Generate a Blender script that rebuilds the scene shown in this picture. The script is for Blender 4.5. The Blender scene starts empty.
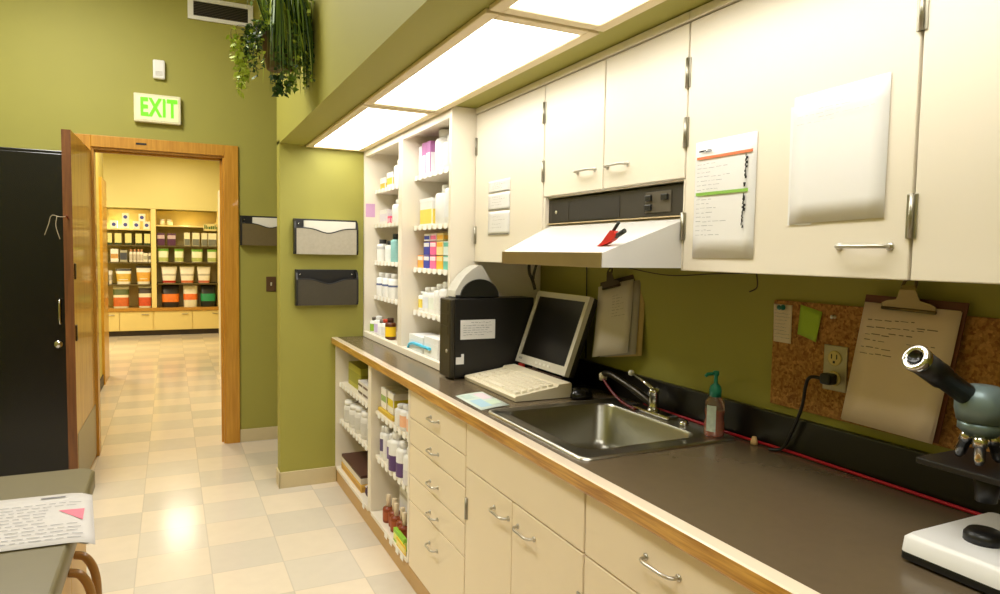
import bpy, bmesh, math, random
from mathutils import Vector, Matrix, Euler
random.seed(7)
SC = bpy.context.scene
COL = SC.collection
V = Vector
ORG = {}

# ------------------------------------------------------------------ materials
def lin(c):
    c = c / 255.0
    return c / 12.92 if c <= 0.04045 else ((c + 0.055) / 1.055) ** 2.4
def L3(rgb): return (lin(rgb[0]), lin(rgb[1]), lin(rgb[2]), 1.0)
CACHE = {}
def M(rgb, rough=0.5, metal=0.0, emit=None, es=0.0, trans=0.0, coat=0.0, var=0.05, vs=18.0, bump=0.0):
    key = (tuple(rgb), rough, metal, emit, es, trans, coat, var, vs, bump)
    if key in CACHE: return CACHE[key]
    m = bpy.data.materials.new('paint_%d' % len(CACHE)); m.use_nodes = True
    nt = m.node_tree; b = nt.nodes['Principled BSDF']
    b.inputs['Roughness'].default_value = rough
    b.inputs['Metallic'].default_value = metal
    b.inputs['Transmission Weight'].default_value = trans
    b.inputs['Coat Weight'].default_value = coat
    c = L3(rgb)
    if var > 0:
        tc = nt.nodes.new('ShaderNodeTexCoord'); nz = nt.nodes.new('ShaderNodeTexNoise')
        nz.inputs['Scale'].default_value = vs; nz.inputs['Detail'].default_value = 4
        mx = nt.nodes.new('ShaderNodeMix'); mx.data_type = 'RGBA'
        mx.inputs['A'].default_value = tuple(x * (1 - var) for x in c[:3]) + (1,)
        mx.inputs['B'].default_value = tuple(min(1, x * (1 + var)) for x in c[:3]) + (1,)
        nt.links.new(tc.outputs['Object'], nz.inputs['Vector'])
        nt.links.new(nz.outputs['Fac'], mx.inputs['Factor'])
        nt.links.new(mx.outputs['Result'], b.inputs['Base Color'])
        if bump:
            bp = nt.nodes.new('ShaderNodeBump'); bp.inputs['Strength'].default_value = bump
            bp.inputs['Distance'].default_value = 0.004
            nt.links.new(nz.outputs['Fac'], bp.inputs['Height']); nt.links.new(bp.outputs['Normal'], b.inputs['Normal'])
    else:
        b.inputs['Base Color'].default_value = c
    if emit:
        b.inputs['Emission Color'].default_value = L3(emit); b.inputs['Emission Strength'].default_value = es
    CACHE[key] = m
    return m

def wood(a, b_, scale=(1, 1, 12), rough=0.35, coat=0.3, ws=6.0):
    key = ('wood', a, b_, scale, rough, ws)
    if key in CACHE: return CACHE[key]
    m = bpy.data.materials.new('wood_%d' % len(CACHE)); m.use_nodes = True
    nt = m.node_tree; p = nt.nodes['Principled BSDF']
    p.inputs['Roughness'].default_value = rough; p.inputs['Coat Weight'].default_value = coat
    tc = nt.nodes.new('ShaderNodeTexCoord'); mp = nt.nodes.new('ShaderNodeMapping')
    mp.inputs['Scale'].default_value = scale
    nz = nt.nodes.new('ShaderNodeTexNoise'); nz.inputs['Scale'].default_value = ws; nz.inputs['Detail'].default_value = 6
    nz.inputs['Distortion'].default_value = 0.4
    r = nt.nodes.new('ShaderNodeValToRGB')
    r.color_ramp.elements[0].position = 0.35; r.color_ramp.elements[0].color = L3(a)
    r.color_ramp.elements[1].position = 0.68; r.color_ramp.elements[1].color = L3(b_)
    nt.links.new(tc.outputs['Object'], mp.inputs['Vector']); nt.links.new(mp.outputs['Vector'], nz.inputs['Vector'])
    nt.links.new(nz.outputs['Fac'], r.inputs['Fac']); nt.links.new(r.outputs['Color'], p.inputs['Base Color'])
    CACHE[key] = m
    return m

def tile_floor():
    m = bpy.data.materials.new('vinyl_tiles'); m.use_nodes = True
    nt = m.node_tree; p = nt.nodes['Principled BSDF']; N = nt.nodes; K = nt.links.new
    tc = N.new('ShaderNodeTexCoord'); mp = N.new('ShaderNodeMapping'); T = 0.305
    mp.inputs['Location'].default_value = (0.155 / T, -3.49 / T + 20, 0.5)
    mp.inputs['Scale'].default_value = (1 / T, 1 / T, 1)
    K(tc.outputs['Object'], mp.inputs['Vector'])
    ck = N.new('ShaderNodeTexChecker'); ck.inputs['Scale'].default_value = 1.0
    ck.inputs['Color1'].default_value = L3((225, 211, 190)); ck.inputs['Color2'].default_value = L3((211, 201, 185))
    K(mp.outputs['Vector'], ck.inputs['Vector'])
    # each tile slightly its own tone
    sn = N.new('ShaderNodeVectorMath'); sn.operation = 'FLOOR'; K(mp.outputs['Vector'], sn.inputs[0])
    wn = N.new('ShaderNodeTexWhiteNoise'); K(sn.outputs['Vector'], wn.inputs['Vector'])
    nz = N.new('ShaderNodeTexNoise'); nz.inputs['Scale'].default_value = 14; nz.inputs['Detail'].default_value = 8
    K(tc.outputs['Object'], nz.inputs['Vector'])
    ad = N.new('ShaderNodeMath'); ad.operation = 'ADD'; K(wn.outputs['Value'], ad.inputs[0]); K(nz.outputs['Fac'], ad.inputs[1])
    mr = N.new('ShaderNodeMapRange'); mr.inputs['From Max'].default_value = 2; mr.inputs['To Min'].default_value = 0.90; mr.inputs['To Max'].default_value = 1.08
    K(ad.outputs['Value'], mr.inputs['Value'])
    mu = N.new('ShaderNodeVectorMath'); mu.operation = 'SCALE'; K(ck.outputs['Color'], mu.inputs[0]); K(mr.outputs['Result'], mu.inputs['Scale'])
    # joints
    fr = N.new('ShaderNodeVectorMath'); fr.operation = 'FRACTION'; K(mp.outputs['Vector'], fr.inputs[0])
    sp = N.new('ShaderNodeSeparateXYZ'); K(fr.outputs['Vector'], sp.inputs['Vector'])
    def edge(o):
        a = N.new('ShaderNodeMath'); a.operation = 'PINGPONG'; a.inputs[1].default_value = 0.5; K(o, a.inputs[0])
        return a.outputs['Value']
    mn = N.new('ShaderNodeMath'); mn.operation = 'MINIMUM'; K(edge(sp.outputs['X']), mn.inputs[0]); K(edge(sp.outputs['Y']), mn.inputs[1])
    m2 = N.new('ShaderNodeMapRange'); m2.inputs['From Min'].default_value = 0.002; m2.inputs['From Max'].default_value = 0.012
    m2.inputs['To Min'].default_value = 0.82; m2.inputs['To Max'].default_value = 1.0; K(mn.outputs['Value'], m2.inputs['Value'])
    m3 = N.new('ShaderNodeVectorMath'); m3.operation = 'SCALE'; K(mu.outputs['Vector'], m3.inputs[0]); K(m2.outputs['Result'], m3.inputs['Scale'])
    K(m3.outputs['Vector'], p.inputs['Base Color'])
    p.inputs['Roughness'].default_value = 0.16
    p.inputs['Specular IOR Level'].default_value = 0.5
    n2 = N.new('ShaderNodeTexNoise'); n2.inputs['Scale'].default_value = 5; n2.inputs['Detail'].default_value = 3; K(tc.outputs['Object'], n2.inputs['Vector'])
    bp = N.new('ShaderNodeBump'); bp.inputs['Strength'].default_value = 0.10; bp.inputs['Distance'].default_value = 0.01
    K(n2.outputs['Fac'], bp.inputs['Height']); K(bp.outputs['Normal'], p.inputs['Normal'])
    return m

def cork():
    m = bpy.data.materials.new('cork'); m.use_nodes = True
    nt = m.node_tree; p = nt.nodes['Principled BSDF']; N = nt.nodes; K = nt.links.new
    tc = N.new('ShaderNodeTexCoord'); vo = N.new('ShaderNodeTexVoronoi'); vo.inputs['Scale'].default_value = 160
    nz = N.new('ShaderNodeTexNoise'); nz.inputs['Scale'].default_value = 90; nz.inputs['Detail'].default_value = 5
    K(tc.outputs['Object'], vo.inputs['Vector']); K(tc.outputs['Object'], nz.inputs['Vector'])
    mx = N.new('ShaderNodeMath'); mx.operation = 'ADD'; K(vo.outputs['Color'], mx.inputs[0]); K(nz.outputs['Fac'], mx.inputs[1])
    r = N.new('ShaderNodeValToRGB'); r.color_ramp.elements[0].position = 0.35; r.color_ramp.elements[0].color = L3((128, 82, 34))
    r.color_ramp.elements[1].position = 1.2; r.color_ramp.elements[1].color = L3((206, 152, 84))
    h = N.new('ShaderNodeMath'); h.operation = 'MULTIPLY'; h.inputs[1].default_value = 0.6; K(mx.outputs['Value'], h.inputs[0])
    K(h.outputs['Value'], r.inputs['Fac']); K(r.outputs['Color'], p.inputs['Base Color']); p.inputs['Roughness'].default_value = 0.95
    return m

GREEN = M((158, 153, 68), 0.62, var=0.04, vs=3.0)
CREAM = M((240, 231, 214), 0.38, var=0.015, vs=4.0)
CREAMB = M((240, 224, 194), 0.38, var=0.015, vs=4.0)
CREAMD = M((214, 192, 150), 0.5, var=0.03)
WHITE = M((238, 236, 232), 0.45, var=0.015)
PAPER = M((240, 238, 236), 0.75, var=0.01)
INK = M((70, 68, 70), 0.8, var=0)
GREYINK = M((150, 150, 152), 0.8, var=0)
BLACK = M((22, 21, 21), 0.4, var=0.1)
BLACKG = M((16, 15, 15), 0.22, var=0.05)
STEEL = M((196, 192, 182), 0.28, 1.0, var=0.06, vs=40)
CHROME = M((215, 213, 208), 0.14, 1.0, var=0.02)
BRASS = M((150, 125, 80), 0.35, 1.0, var=0.08)
OAK = wood((160, 106, 24), (214, 162, 70), (22, 1.2, 22), 0.3)
OAKV = wood((184, 126, 26), (204, 148, 46), (10, 10, 0.7), 0.4)
OAK_SHEEN = M((246, 226, 200), 0.22, coat=0.8, var=0.03)  # oak paled: sheen of the ceiling panels painted into the edge's top
DOORW = wood((190, 136, 36), (210, 162, 60), (4, 4, 0.5), 0.38)
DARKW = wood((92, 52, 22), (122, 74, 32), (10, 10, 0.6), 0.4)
COUNTER = M((98, 84, 64), 0.26, var=0.06, vs=30)
SPLASH = M((21, 17, 14), 0.3, var=0.1)
RED = M((205, 40, 34), 0.4, var=0.04)
TEAL = M((30, 138, 116), 0.35, var=0.04)

# ------------------------------------------------------------------ geometry
def B(): return bmesh.new()
def box(bm, x0, x1, y0, y1, z0, z1, bev=0.0, mi=0, seg=2):
    t = bmesh.new()
    bmesh.ops.create_cube(t, size=1.0)
    for v in t.verts:
        v.co = V(((x0 + x1) / 2 + v.co.x * (x1 - x0), (y0 + y1) / 2 + v.co.y * (y1 - y0), (z0 + z1) / 2 + v.co.z * (z1 - z0)))
    if bev > 0:
        bmesh.ops.bevel(t, geom=list(t.edges), offset=bev, segments=seg, profile=0.5, affect='EDGES', clamp_overlap=True)
    merge(bm, t, mi)
    return bm
def merge(bm, t, mi=0, mat=None):
    mp = {}
    for v in t.verts: mp[v] = bm.verts.new(mat @ v.co if mat else v.co)
    for f in t.faces:
        try:
            g = bm.faces.new([mp[v] for v in f.verts]); g.material_index = mi if mi is not None else f.material_index; g.smooth = f.smooth
        except ValueError: pass
    t.free()
def face(bm, pts, mi=0, smooth=False):
    f = bm.faces.new([bm.verts.new(V(p)) for p in pts]); f.material_index = mi; f.smooth = smooth
    return f
def prism(bm, poly, d, mi=0):
    """poly: list of 3-D points (planar); d: extrusion vector"""
    d = V(d); a = [bm.verts.new(V(p)) for p in poly]; b = [bm.verts.new(V(p) + d) for p in poly]
    n = len(a)
    fs = [bm.faces.new(a), bm.faces.new(b[::-1])]
    for i in range(n): fs.append(bm.faces.new([a[i], b[i], b[(i + 1) % n], a[(i + 1) % n]][::-1]))
    for f in fs: f.material_index = mi
    bmesh.ops.recalc_face_normals(bm, faces=fs)
    return bm
def hexa(bm, c, mi=0):
    """8 corners: bottom loop 4 then top loop 4"""
    v = [bm.verts.new(V(p)) for p in c]
    fs = [bm.faces.new([v[i] for i in q]) for q in ((0, 1, 2, 3), (7, 6, 5, 4), (0, 4, 5, 1), (1, 5, 6, 2), (2, 6, 7, 3), (3, 7, 4, 0))]
    for f in fs: f.material_index = mi
    bmesh.ops.recalc_face_normals(bm, faces=fs)
def lathe(bm, prof, c=(0, 0, 0), n=20, mi=0, mat=None, sharp=False):
    """prof: list of (r, z) from bottom to top"""
    c = V(c); rings = []
    for r, z in prof:
        if r < 1e-6: rings.append([bm.verts.new(V((0, 0, z)))])
        else: rings.append([bm.verts.new(V((r * math.cos(2 * math.pi * k / n), r * math.sin(2 * math.pi * k / n), z))) for k in range(n)])
    vs = [v for r in rings for v in r]; fs = []
    for a, b in zip(rings, rings[1:]):
        for k in range(n):
            q = [a[k % len(a)], a[(k + 1) % len(a)], b[(k + 1) % len(b)], b[k % len(b)]]
            u = []
            for v in q:
                if v not in u: u.append(v)
            if len(u) >= 3: fs.append(bm.faces.new(u))
    if len(rings[0]) > 1: fs.append(bm.faces.new(rings[0][::-1]))
    if len(rings[-1]) > 1: fs.append(bm.faces.new(rings[-1]))
    for f in fs: f.material_index = mi; f.smooth = not sharp and len(f.verts) <= 4
    for v in vs: v.co = (mat @ v.co if mat else v.co) + c
    return bm
def tube(bm, pts, r, n=8, mi=0, close=False):
    pts = [V(p) for p in pts]; rr = r if isinstance(r, (list, tuple)) else [r] * len(pts)
    rings = []; up = V((0.13, 0.31, 0.94)).normalized()
    for i, p in enumerate(pts):
        d = (pts[min(i + 1, len(pts) - 1)] - pts[max(i - 1, 0)]).normalized()
        a = d.cross(up)
        if a.length < 1e-3: a = d.cross(V((1, 0, 0)))
        a.normalize(); b = d.cross(a).normalized(); up = b.cross(d) * -1 if False else up
        rings.append([bm.verts.new(p + (a * math.cos(2 * math.pi * k / n) + b * math.sin(2 * math.pi * k / n)) * rr[i]) for k in range(n)])
    fs = []
    for A, C in zip(rings, rings[1:]):
        for k in range(n):
            f = bm.faces.new([A[k], A[(k + 1) % n], C[(k + 1) % n], C[k]]); f.smooth = True; fs.append(f)
    fs.append(bm.faces.new(rings[0][::-1])); fs.append(bm.faces.new(rings[-1]))
    for f in fs: f.material_index = mi
    bmesh.ops.recalc_face_normals(bm, faces=fs)
    return bm
def spline(pts, k=8):
    pts = [V(p) for p in pts]; out = []
    P = [pts[0]] + pts + [pts[-1]]
    for i in range(1, len(P) - 2):
        for j in range(k):
            t = j / k; a, b, c, d = P[i - 1], P[i], P[i + 1], P[i + 2]
            out.append(0.5 * ((2 * b) + (c - a) * t + (2 * a - 5 * b + 4 * c - d) * t * t + (3 * b - a - 3 * c + d) * t ** 3))
    out.append(pts[-1]); return out
def sheet(bm, O, U, W, nu=1, nv=1, f=None, mi=0, th=0.0006):
    """thin sheet O + u*U + v*W, with a bulge f(u,v) along the normal"""
    O, U, W = V(O), V(U), V(W); n = U.cross(W).normalized()
    def grid(off):
        return [[bm.verts.new(O + U * (i / nu) + W * (j / nv) + n * ((f(i / nu, j / nv) if f else 0) + off)) for i in range(nu + 1)] for j in range(nv + 1)]
    g = grid(0); h = grid(-th); fs = []
    for j in range(nv):
        for i in range(nu):
            fs.append(bm.faces.new([g[j][i], g[j][i + 1], g[j + 1][i + 1], g[j + 1][i]]))
            fs.append(bm.faces.new([h[j][i], h[j + 1][i], h[j + 1][i + 1], h[j][i + 1]]))
    for i in range(nu):
        fs.append(bm.faces.new([g[0][i], h[0][i], h[0][i + 1], g[0][i + 1]])); fs.append(bm.faces.new([g[nv][i], g[nv][i + 1], h[nv][i + 1], h[nv][i]]))
    for j in range(nv):
        fs.append(bm.faces.new([g[j][0], g[j + 1][0], h[j + 1][0], h[j][0]])); fs.append(bm.faces.new([g[j][nu], h[j][nu], h[j + 1][nu], g[j + 1][nu]]))
    for q in fs: q.material_index = mi; q.smooth = (nu > 2 or nv > 2)
    return bm
def obj(name, bm, mats, parent=None):
    me = bpy.data.meshes.new(name); bm.to_mesh(me); bm.free()
    for m in (mats if isinstance(mats, (list, tuple)) else [mats]): me.materials.append(m)
    o = bpy.data.objects.new(name, me); COL.objects.link(o)
    if parent is not None:
        org = ORG[parent.name]; o.parent = parent
    else:
        xs = [v.co.x for v in me.vertices]; ys = [v.co.y for v in me.vertices]; zs = [v.co.z for v in me.vertices]
        org = V(((min(xs) + max(xs)) / 2, (min(ys) + max(ys)) / 2, min(zs))); o.location = org
    me.transform(Matrix.Translation(-org)); ORG[o.name] = org
    return o
def tag(o, label, cat, group=None):
    o['label'] = label; o['category'] = cat
    if group: o['group'] = group
    return o
def thing(name, label, cat, loc, group=None):
    o = bpy.data.objects.new(name, None); o.empty_display_size = 0.05; COL.objects.link(o)
    o.location = loc; ORG[o.name] = V(loc)
    return tag(o, label, cat, group)
def struct(name, bm, m, parent=None):
    o = bpy.data.objects.new(name, bpy.data.meshes.new(name)); me = o.data
    bm.to_mesh(me); bm.free(); COL.objects.link(o)
    for q in (m if isinstance(m, (list, tuple)) else [m]): me.materials.append(q)
    ORG[o.name] = V((0, 0, 0))
    if parent is not None: o.parent = parent
    else: o['kind'] = 'structure'
    return o
def text_bm(txt, size, depth=0.002):
    cu = bpy.data.curves.new('lettering', 'FONT'); cu.body = txt; cu.size = size; cu.extrude = depth / 2
    cu.space_character = 1.12; cu.offset = 0.005 * (size / 0.155); cu.align_x = 'CENTER'; cu.align_y = 'CENTER'
    o = bpy.data.objects.new('lettering', cu); COL.objects.link(o)
    bpy.context.view_layer.update()
    me = bpy.data.meshes.new_from_object(o.evaluated_get(bpy.context.evaluated_depsgraph_get()))
    bpy.data.objects.remove(o); bm = bmesh.new(); bm.from_mesh(me); bpy.data.meshes.remove(me)
    return bm
def scrib(bm, O, U, W, rows, h=0.0018, seed=1, wmin=0.3, wmax=0.9, gap=0.10, mi=0, words=True):
    """illegible lines of writing on a sheet: rows = list of (u0, v) in 0..1"""
    rnd = random.Random(seed); O, U, W = V(O), V(U), V(W); n = U.cross(W).normalized() * 0.0009
    un = U.length; wn = W.length
    for (u0, v) in rows:
        end = u0 + rnd.uniform(wmin, wmax); u = u0
        while u < min(end, 0.97):
            w = rnd.uniform(0.03, 0.11) if words else 0.004
            w = min(w, 0.97 - u)
            dv = rnd.uniform(-0.001, 0.001) / wn; hh = h / wn * rnd.uniform(0.7, 1.3)
            p = [O + U * u + W * (v + dv) + n, O + U * (u + w) + W * (v + dv) + n, O + U * (u + w) + W * (v + dv + hh) + n, O + U * u + W * (v + dv + hh) + n]
            face(bm, p, mi); u += w + rnd.uniform(0.015, 0.035)
    return bm

# ------------------------------------------------------------------ key dimensions (metres)
XF, XD, XT, XW = 0.887, 1.197, 1.084, 1.537     # counter front, upper doors, shelf tower front, wall
YP, YE, YFAR = 4.20, 5.349, 12.50              # partition, end wall, far display
CT = 0.91; ZS = 2.067; XS = 0.583; XB = 0.912   # counter top, soffit underside, soffit face, base fronts
ZCEIL = 3.35

# ------------------------------------------------------------------ camera
cam = bpy.data.cameras.new('camera'); co = bpy.data.objects.new('camera', cam); COL.objects.link(co)
f_px, pit, yaw, rol, hh = 679.08, math.radians(3.6158), math.radians(25.8986), math.radians(0.9989), 1.4395
cam.sensor_width = 36.0; cam.lens = f_px / 1000 * 36.0; cam.clip_start = 0.02
fw = V((math.sin(yaw) * math.cos(pit), math.cos(yaw) * math.cos(pit), -math.sin(pit)))
rt = V((math.cos(yaw), -math.sin(yaw), 0)); up = rt.cross(fw)
rt2 = rt * math.cos(rol) + up * math.sin(rol); up2 = up * math.cos(rol) - rt * math.sin(rol)
mw = Matrix((rt2, up2, -fw)).transposed().to_4x4(); mw.translation = V((0, 0, hh)); co.matrix_world = mw
SC.camera = co

# ------------------------------------------------------------------ room shell
bm = B(); box(bm, -3.2, 3.2, -2.2, 14.2, -0.08, 0.0); struct('floor', bm, tile_floor())
bm = B(); box(bm, -1.45, 1.75, -2.2, YE + 0.13, ZCEIL, ZCEIL + 0.1)
struct('ceiling', bm, M((228, 222, 200), 0.8))
bm = B(); box(bm, XW, XW + 0.12, -2.2, YE + 0.13, 0, ZCEIL); struct('wall_right', bm, GREEN)
bm = B(); box(bm, -1.45, -1.33, -2.2, YE + 0.13, 0, ZCEIL); struct('wall_left', bm, GREEN)
bm = B(); box(bm, -1.45, 1.75, -2.2, -2.08, 0, ZCEIL); struct('wall_front', bm, GREEN)
DX0, DX1, DZ = -0.475, 0.362, 2.115              # door opening
bm = B()
box(bm, -1.33, DX0, YE, YE + 0.13, 0, ZCEIL); box(bm, DX1, XW, YE, YE + 0.13, 0, ZCEIL); box(bm, DX0, DX1, YE, YE + 0.13, DZ, ZCEIL)
struct('wall_back', bm, GREEN)
bm = B(); box(bm, XS, XW, YP, YP + 0.11, 0, ZS + 0.02); struct('wall_partition', bm, GREEN)
bm = B(); box(bm, XS, XW, -2.08, YP + 0.11, ZS, ZCEIL); struct('ceiling_soffit', bm, GREEN)
BASEB = M((206, 190, 150), 0.5)
bm = B(); box(bm, XS - 0.008, XF + 0.03, YP - 0.010, YP, 0, 0.098, 0.002); box(bm, XS - 0.010, XS, YP - 0.010, YP + 0.11, 0, 0.098, 0.002)
struct('baseboard_partition', bm, BASEB)
bm = B(); box(bm, 0.452, XW, YE - 0.010, YE, 0, 0.095, 0.002); struct('baseboard_back', bm, BASEB)
# door frame
bm = B()
for x0, x1 in ((DX1 - 0.004, 0.452), (-0.567, DX0 + 0.004)): box(bm, x0, x1, YE - 0.018, YE, 0, 2.189, 0.003)
box(bm, DX0 + 0.004, DX1 - 0.004, YE - 0.018, YE, DZ - 0.004, 2.189, 0.003)
box(bm, DX1 - 0.018, DX1, YE, YE + 0.13, 0, DZ); box(bm, DX0, DX0 + 0.018, YE, YE + 0.13, 0, DZ)
box(bm, DX0 + 0.018, DX1 - 0.018, YE, YE + 0.13, DZ - 0.018, DZ)
box(bm, DX1 - 0.032, DX1 - 0.018, YE + 0.05, YE + 0.08, 0, DZ - 0.018); box(bm, DX0 + 0.018, DX1 - 0.018, YE + 0.05, YE + 0.08, DZ - 0.032, DZ - 0.018)
tr = struct('trim_1', bm, OAKV)
bm = B(); box(bm, -0.205, -0.14, YE - 0.022, YE - 0.018, 2.146, 2.158); struct('latch_plate', bm, BLACK, tr)
# open door leaf (hinged at the left of the opening, swung towards us)
bm = B()
hx, nx = -0.474, -0.490
hexa(bm, [(nx - 0.045, 4.47, 0.012), (nx, 4.47, 0.012), (hx, YE - 0.022, 0.012), (hx - 0.045, YE - 0.022, 0.012),
          (nx - 0.045, 4.47, 2.085), (nx, 4.47, 2.085), (hx, YE - 0.022, 2.085), (hx - 0.045, YE - 0.022, 2.085)])
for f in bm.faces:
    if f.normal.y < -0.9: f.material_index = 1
dl = struct('door_1', bm, [DOORW, DARKW])
bm = B(); hexa(bm, [(nx + 0.0005, 4.49, 0.03), (nx + 0.0035, 4.49, 0.03), (hx + 0.0028, YE - 0.04, 0.03), (hx, YE - 0.04, 0.03),
                    (nx + 0.0005, 4.49, 0.37), (nx + 0.0035, 4.49, 0.37), (hx + 0.0028, YE - 0.04, 0.37), (hx, YE - 0.04, 0.37)])
struct('kick_plate', bm, M((150, 142, 120), 0.35, 0.8), dl)
for z in (1.30, 0.95):
    bm = B(); box(bm, nx - 0.001, nx + 0.008, 4.49, 4.53, z - 0.045, z + 0.045, 0.003); struct('door_latch', bm, M((60, 38, 20), 0.4, 0.6), dl)
bm = B(); tube(bm, spline([(nx - 0.02, 4.469, 1.60), (nx - 0.02, 4.445, 1.597), (nx - 0.025, 4.435, 1.612)], 5), 0.005, 6); struct('coat_hook', bm, M((120, 50, 25), 0.4, 0.5), dl)
bm = B()
tube(bm, spline([(nx - 0.02, 4.441, 1.607), (-0.545, 4.45, 1.602), (-0.585, 4.45, 1.608), (-0.60, 4.45, 1.56), (-0.62, 4.45, 1.50)], 6), 0.002, 6)
tube(bm, spline([(-0.56, 4.445, 1.604), (-0.565, 4.442, 1.55), (-0.548, 4.442, 1.48)], 6), 0.002, 6)
tag(obj('cord', bm, M((168, 154, 126), 0.8)), 'thin pale cord tied to the hook on the open wooden door', 'cord')

# ------------------------------------------------------------------ black locker left of the door
t = thing('locker', 'black metal locker with a silver pull behind the open wooden door', 'locker', (-0.86, 4.98, 0))
bm = B(); box(bm, -1.20, -0.556, 4.76, 5.30, 0, 2.0, 0.004); obj('body', bm, BLACKG, t)
bm = B(); box(bm, -1.185, -0.565, 4.744, 4.758, 0.06, 1.98, 0.003); d = obj('door', bm, BLACKG, t)
bm = B(); tube(bm, spline([(-0.592, 4.744, 1.13), (-0.592, 4.715, 1.12), (-0.592, 4.708, 1.06), (-0.592, 4.715, 0.99), (-0.592, 4.744, 0.98)], 5), 0.006, 8); obj('handle', bm, CHROME, d)
bm = B(); lathe(bm, [(0.024, 0), (0.024, 0.012), (0.014, 0.018), (0, 0.018)], (-0.605, 4.744, 0.86), 18, mat=Matrix.Rotation(math.pi / 2, 3, 'X')); obj('lock', bm, CHROME, d)

# ------------------------------------------------------------------ end wall fittings
t = thing('air_vent', 'white metal air vent high on the green end wall', 'vent', (0.32, YE, 3.048))
bm = B()
for a in ((0.128, 0.56, 3.048, 3.075), (0.128, 0.56, 3.175, 3.205), (0.128, 0.165, 3.075, 3.175), (0.525, 0.56, 3.075, 3.175)): box(bm, a[0], a[1], YE - 0.014, YE - 0.001, a[2], a[3], 0.002)
obj('frame', bm, WHITE, t)
bm = B(); box(bm, 0.165, 0.525, YE - 0.004, YE - 0.001, 3.075, 3.175); obj('backing', bm, BLACK, t)
bm = B()
for k in range(9):
    z = 3.08 + k * 0.011
    hexa(bm, [(0.165, YE - 0.012, z), (0.525, YE - 0.012, z), (0.525, YE - 0.005, z + 0.004), (0.165, YE - 0.005, z + 0.004), (0.165, YE - 0.012, z + 0.002), (0.525, YE - 0.012, z + 0.002), (0.525, YE - 0.005, z + 0.006), (0.165, YE - 0.005, z + 0.006)])
obj('louvre', bm, M((92, 84, 62), 0.5), t)
t = thing('alarm_box', 'small white plastic sounder box above the exit sign', 'alarm', (-0.056, YE, 2.603))
bm = B(); box(bm, -0.094, -0.018, YE - 0.035, YE - 0.0002, 2.603, 2.732, 0.010); obj('cover', bm, WHITE, t)
bm = B()
for k in range(4): box(bm, -0.078, -0.034, YE - 0.0365, YE - 0.035, 2.625 + k * 0.008, 2.628 + k * 0.008)
obj('grille', bm, M((190, 186, 176), 0.5), t)
t = thing('exit_sign', 'lit exit sign with green letters on a white plate above the doorway', 'sign', (-0.068, YE, 2.30))
bm = B(); box(bm, -0.213, 0.077, YE - 0.045, YE - 0.001, 2.30, 2.492, 0.006); obj('housing', bm, M((232, 226, 190), 0.5), t)
bm = B(); box(bm, -0.198, 0.062, YE - 0.047, YE - 0.045, 2.315, 2.477); obj('face_plate', bm, M((236, 240, 196), 0.4, emit=(225, 235, 160), es=0.12), t)
tb = text_bm('EXIT', 0.155, 0.004); bm = B(); merge(bm, tb, 0, Matrix.Translation((-0.062, YE - 0.050, 2.396)) @ Matrix.Rotation(math.pi / 2, 4, 'X') @ Matrix.Diagonal((0.66, 1.08, 1, 1)))
obj('lettering', bm, M((90, 205, 20), 0.5, emit=(110, 240, 10), es=0.7, var=0), t)
t = thing('light_switch', 'brown wall switch plate between the doorway and the partition', 'switch', (0.678, YE, 1.13))
bm = B(); box(bm, 0.643, 0.714, YE - 0.006, YE - 0.001, 1.128, 1.240, 0.003); obj('plate', bm, M((92, 66, 40), 0.4), t)
bm = B(); hexa(bm, [(0.673, YE - 0.007, 1.172), (0.684, YE - 0.007, 1.172), (0.684, YE - 0.006, 1.172), (0.673, YE - 0.006, 1.172), (0.673, YE - 0.020, 1.198), (0.684, YE - 0.020, 1.198), (0.684, YE - 0.006, 1.190), (0.673, YE - 0.006, 1.190)])
obj('toggle', bm, M((235, 230, 215), 0.4), t)

def file_holder(x0, x1, y, z0, z1, label, paper=None, front=(70, 62, 44)):
    t = thing('file_holder', label, 'file holder', ((x0 + x1) / 2, y, z0), 'wall file holders')
    d = 0.055; w = x1 - x0; h = z1 - z0
    bm = B(); box(bm, x0 + 0.01, x1 - 0.01, y - 0.006, y - 0.0002, z0, z1, 0.003); obj('back_panel', bm, BLACK, t)
    for xa in (x0, x1 - 0.012):
        bm = B(); prism(bm, [(xa, y - 0.001, z1), (xa, y - 0.001, z0), (xa, y - d + 0.012, z0), (xa, y - d, z0 + 0.02), (xa, y - d, z0 + h * 0.72), (xa, y - d + 0.015, z1 - 0.02)], (0.012, 0, 0)); obj('side_panel', bm, BLACK, t)
    bm = B(); n = 16; top = []
    for k in range(n + 1):
        u = k / n; top.append((x0 + 0.012 + (w - 0.024) * u, y - d, z0 + h * (0.74 - 0.14 * math.exp(-((u - 0.52) / 0.20) ** 2))))
    prism(bm, [(x0 + 0.012, y - d, z0 + 0.004), (x1 - 0.012, y - d, z0 + 0.004)] + top[::-1], (0, 0.003, 0))
    box(bm, x0 + 0.012, x1 - 0.012, y - d, y - 0.006, z0, z0 + 0.004)
    obj('front_panel', bm, M(front, 0.5, var=0.12, vs=60), t)
    bm = B(); tube(bm, [(p[0], p[1] + 0.001, p[2]) for p in top], 0.0035, 6); obj('rim', bm, BLACK, t)
    bm = B()
    for xx in (x0 + 0.03, x1 - 0.03): lathe(bm, [(0.005, 0), (0.005, 0.003), (0, 0.0045)], (xx, y - 0.006, z1 - 0.03), 10, mat=Matrix.Rotation(math.pi / 2, 3, 'X'))
    obj('screw', bm, CHROME, t)
    if paper:
        bm = B(); box(bm, x0 + paper[0], x1 - 0.016, y - 0.046, y - 0.012, z0 + 0.006, z1 - 0.012, 0.001)
        tag(obj('paper_stack', bm, M((232, 228, 215), 0.8)), paper[1], 'papers')
    return t
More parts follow.
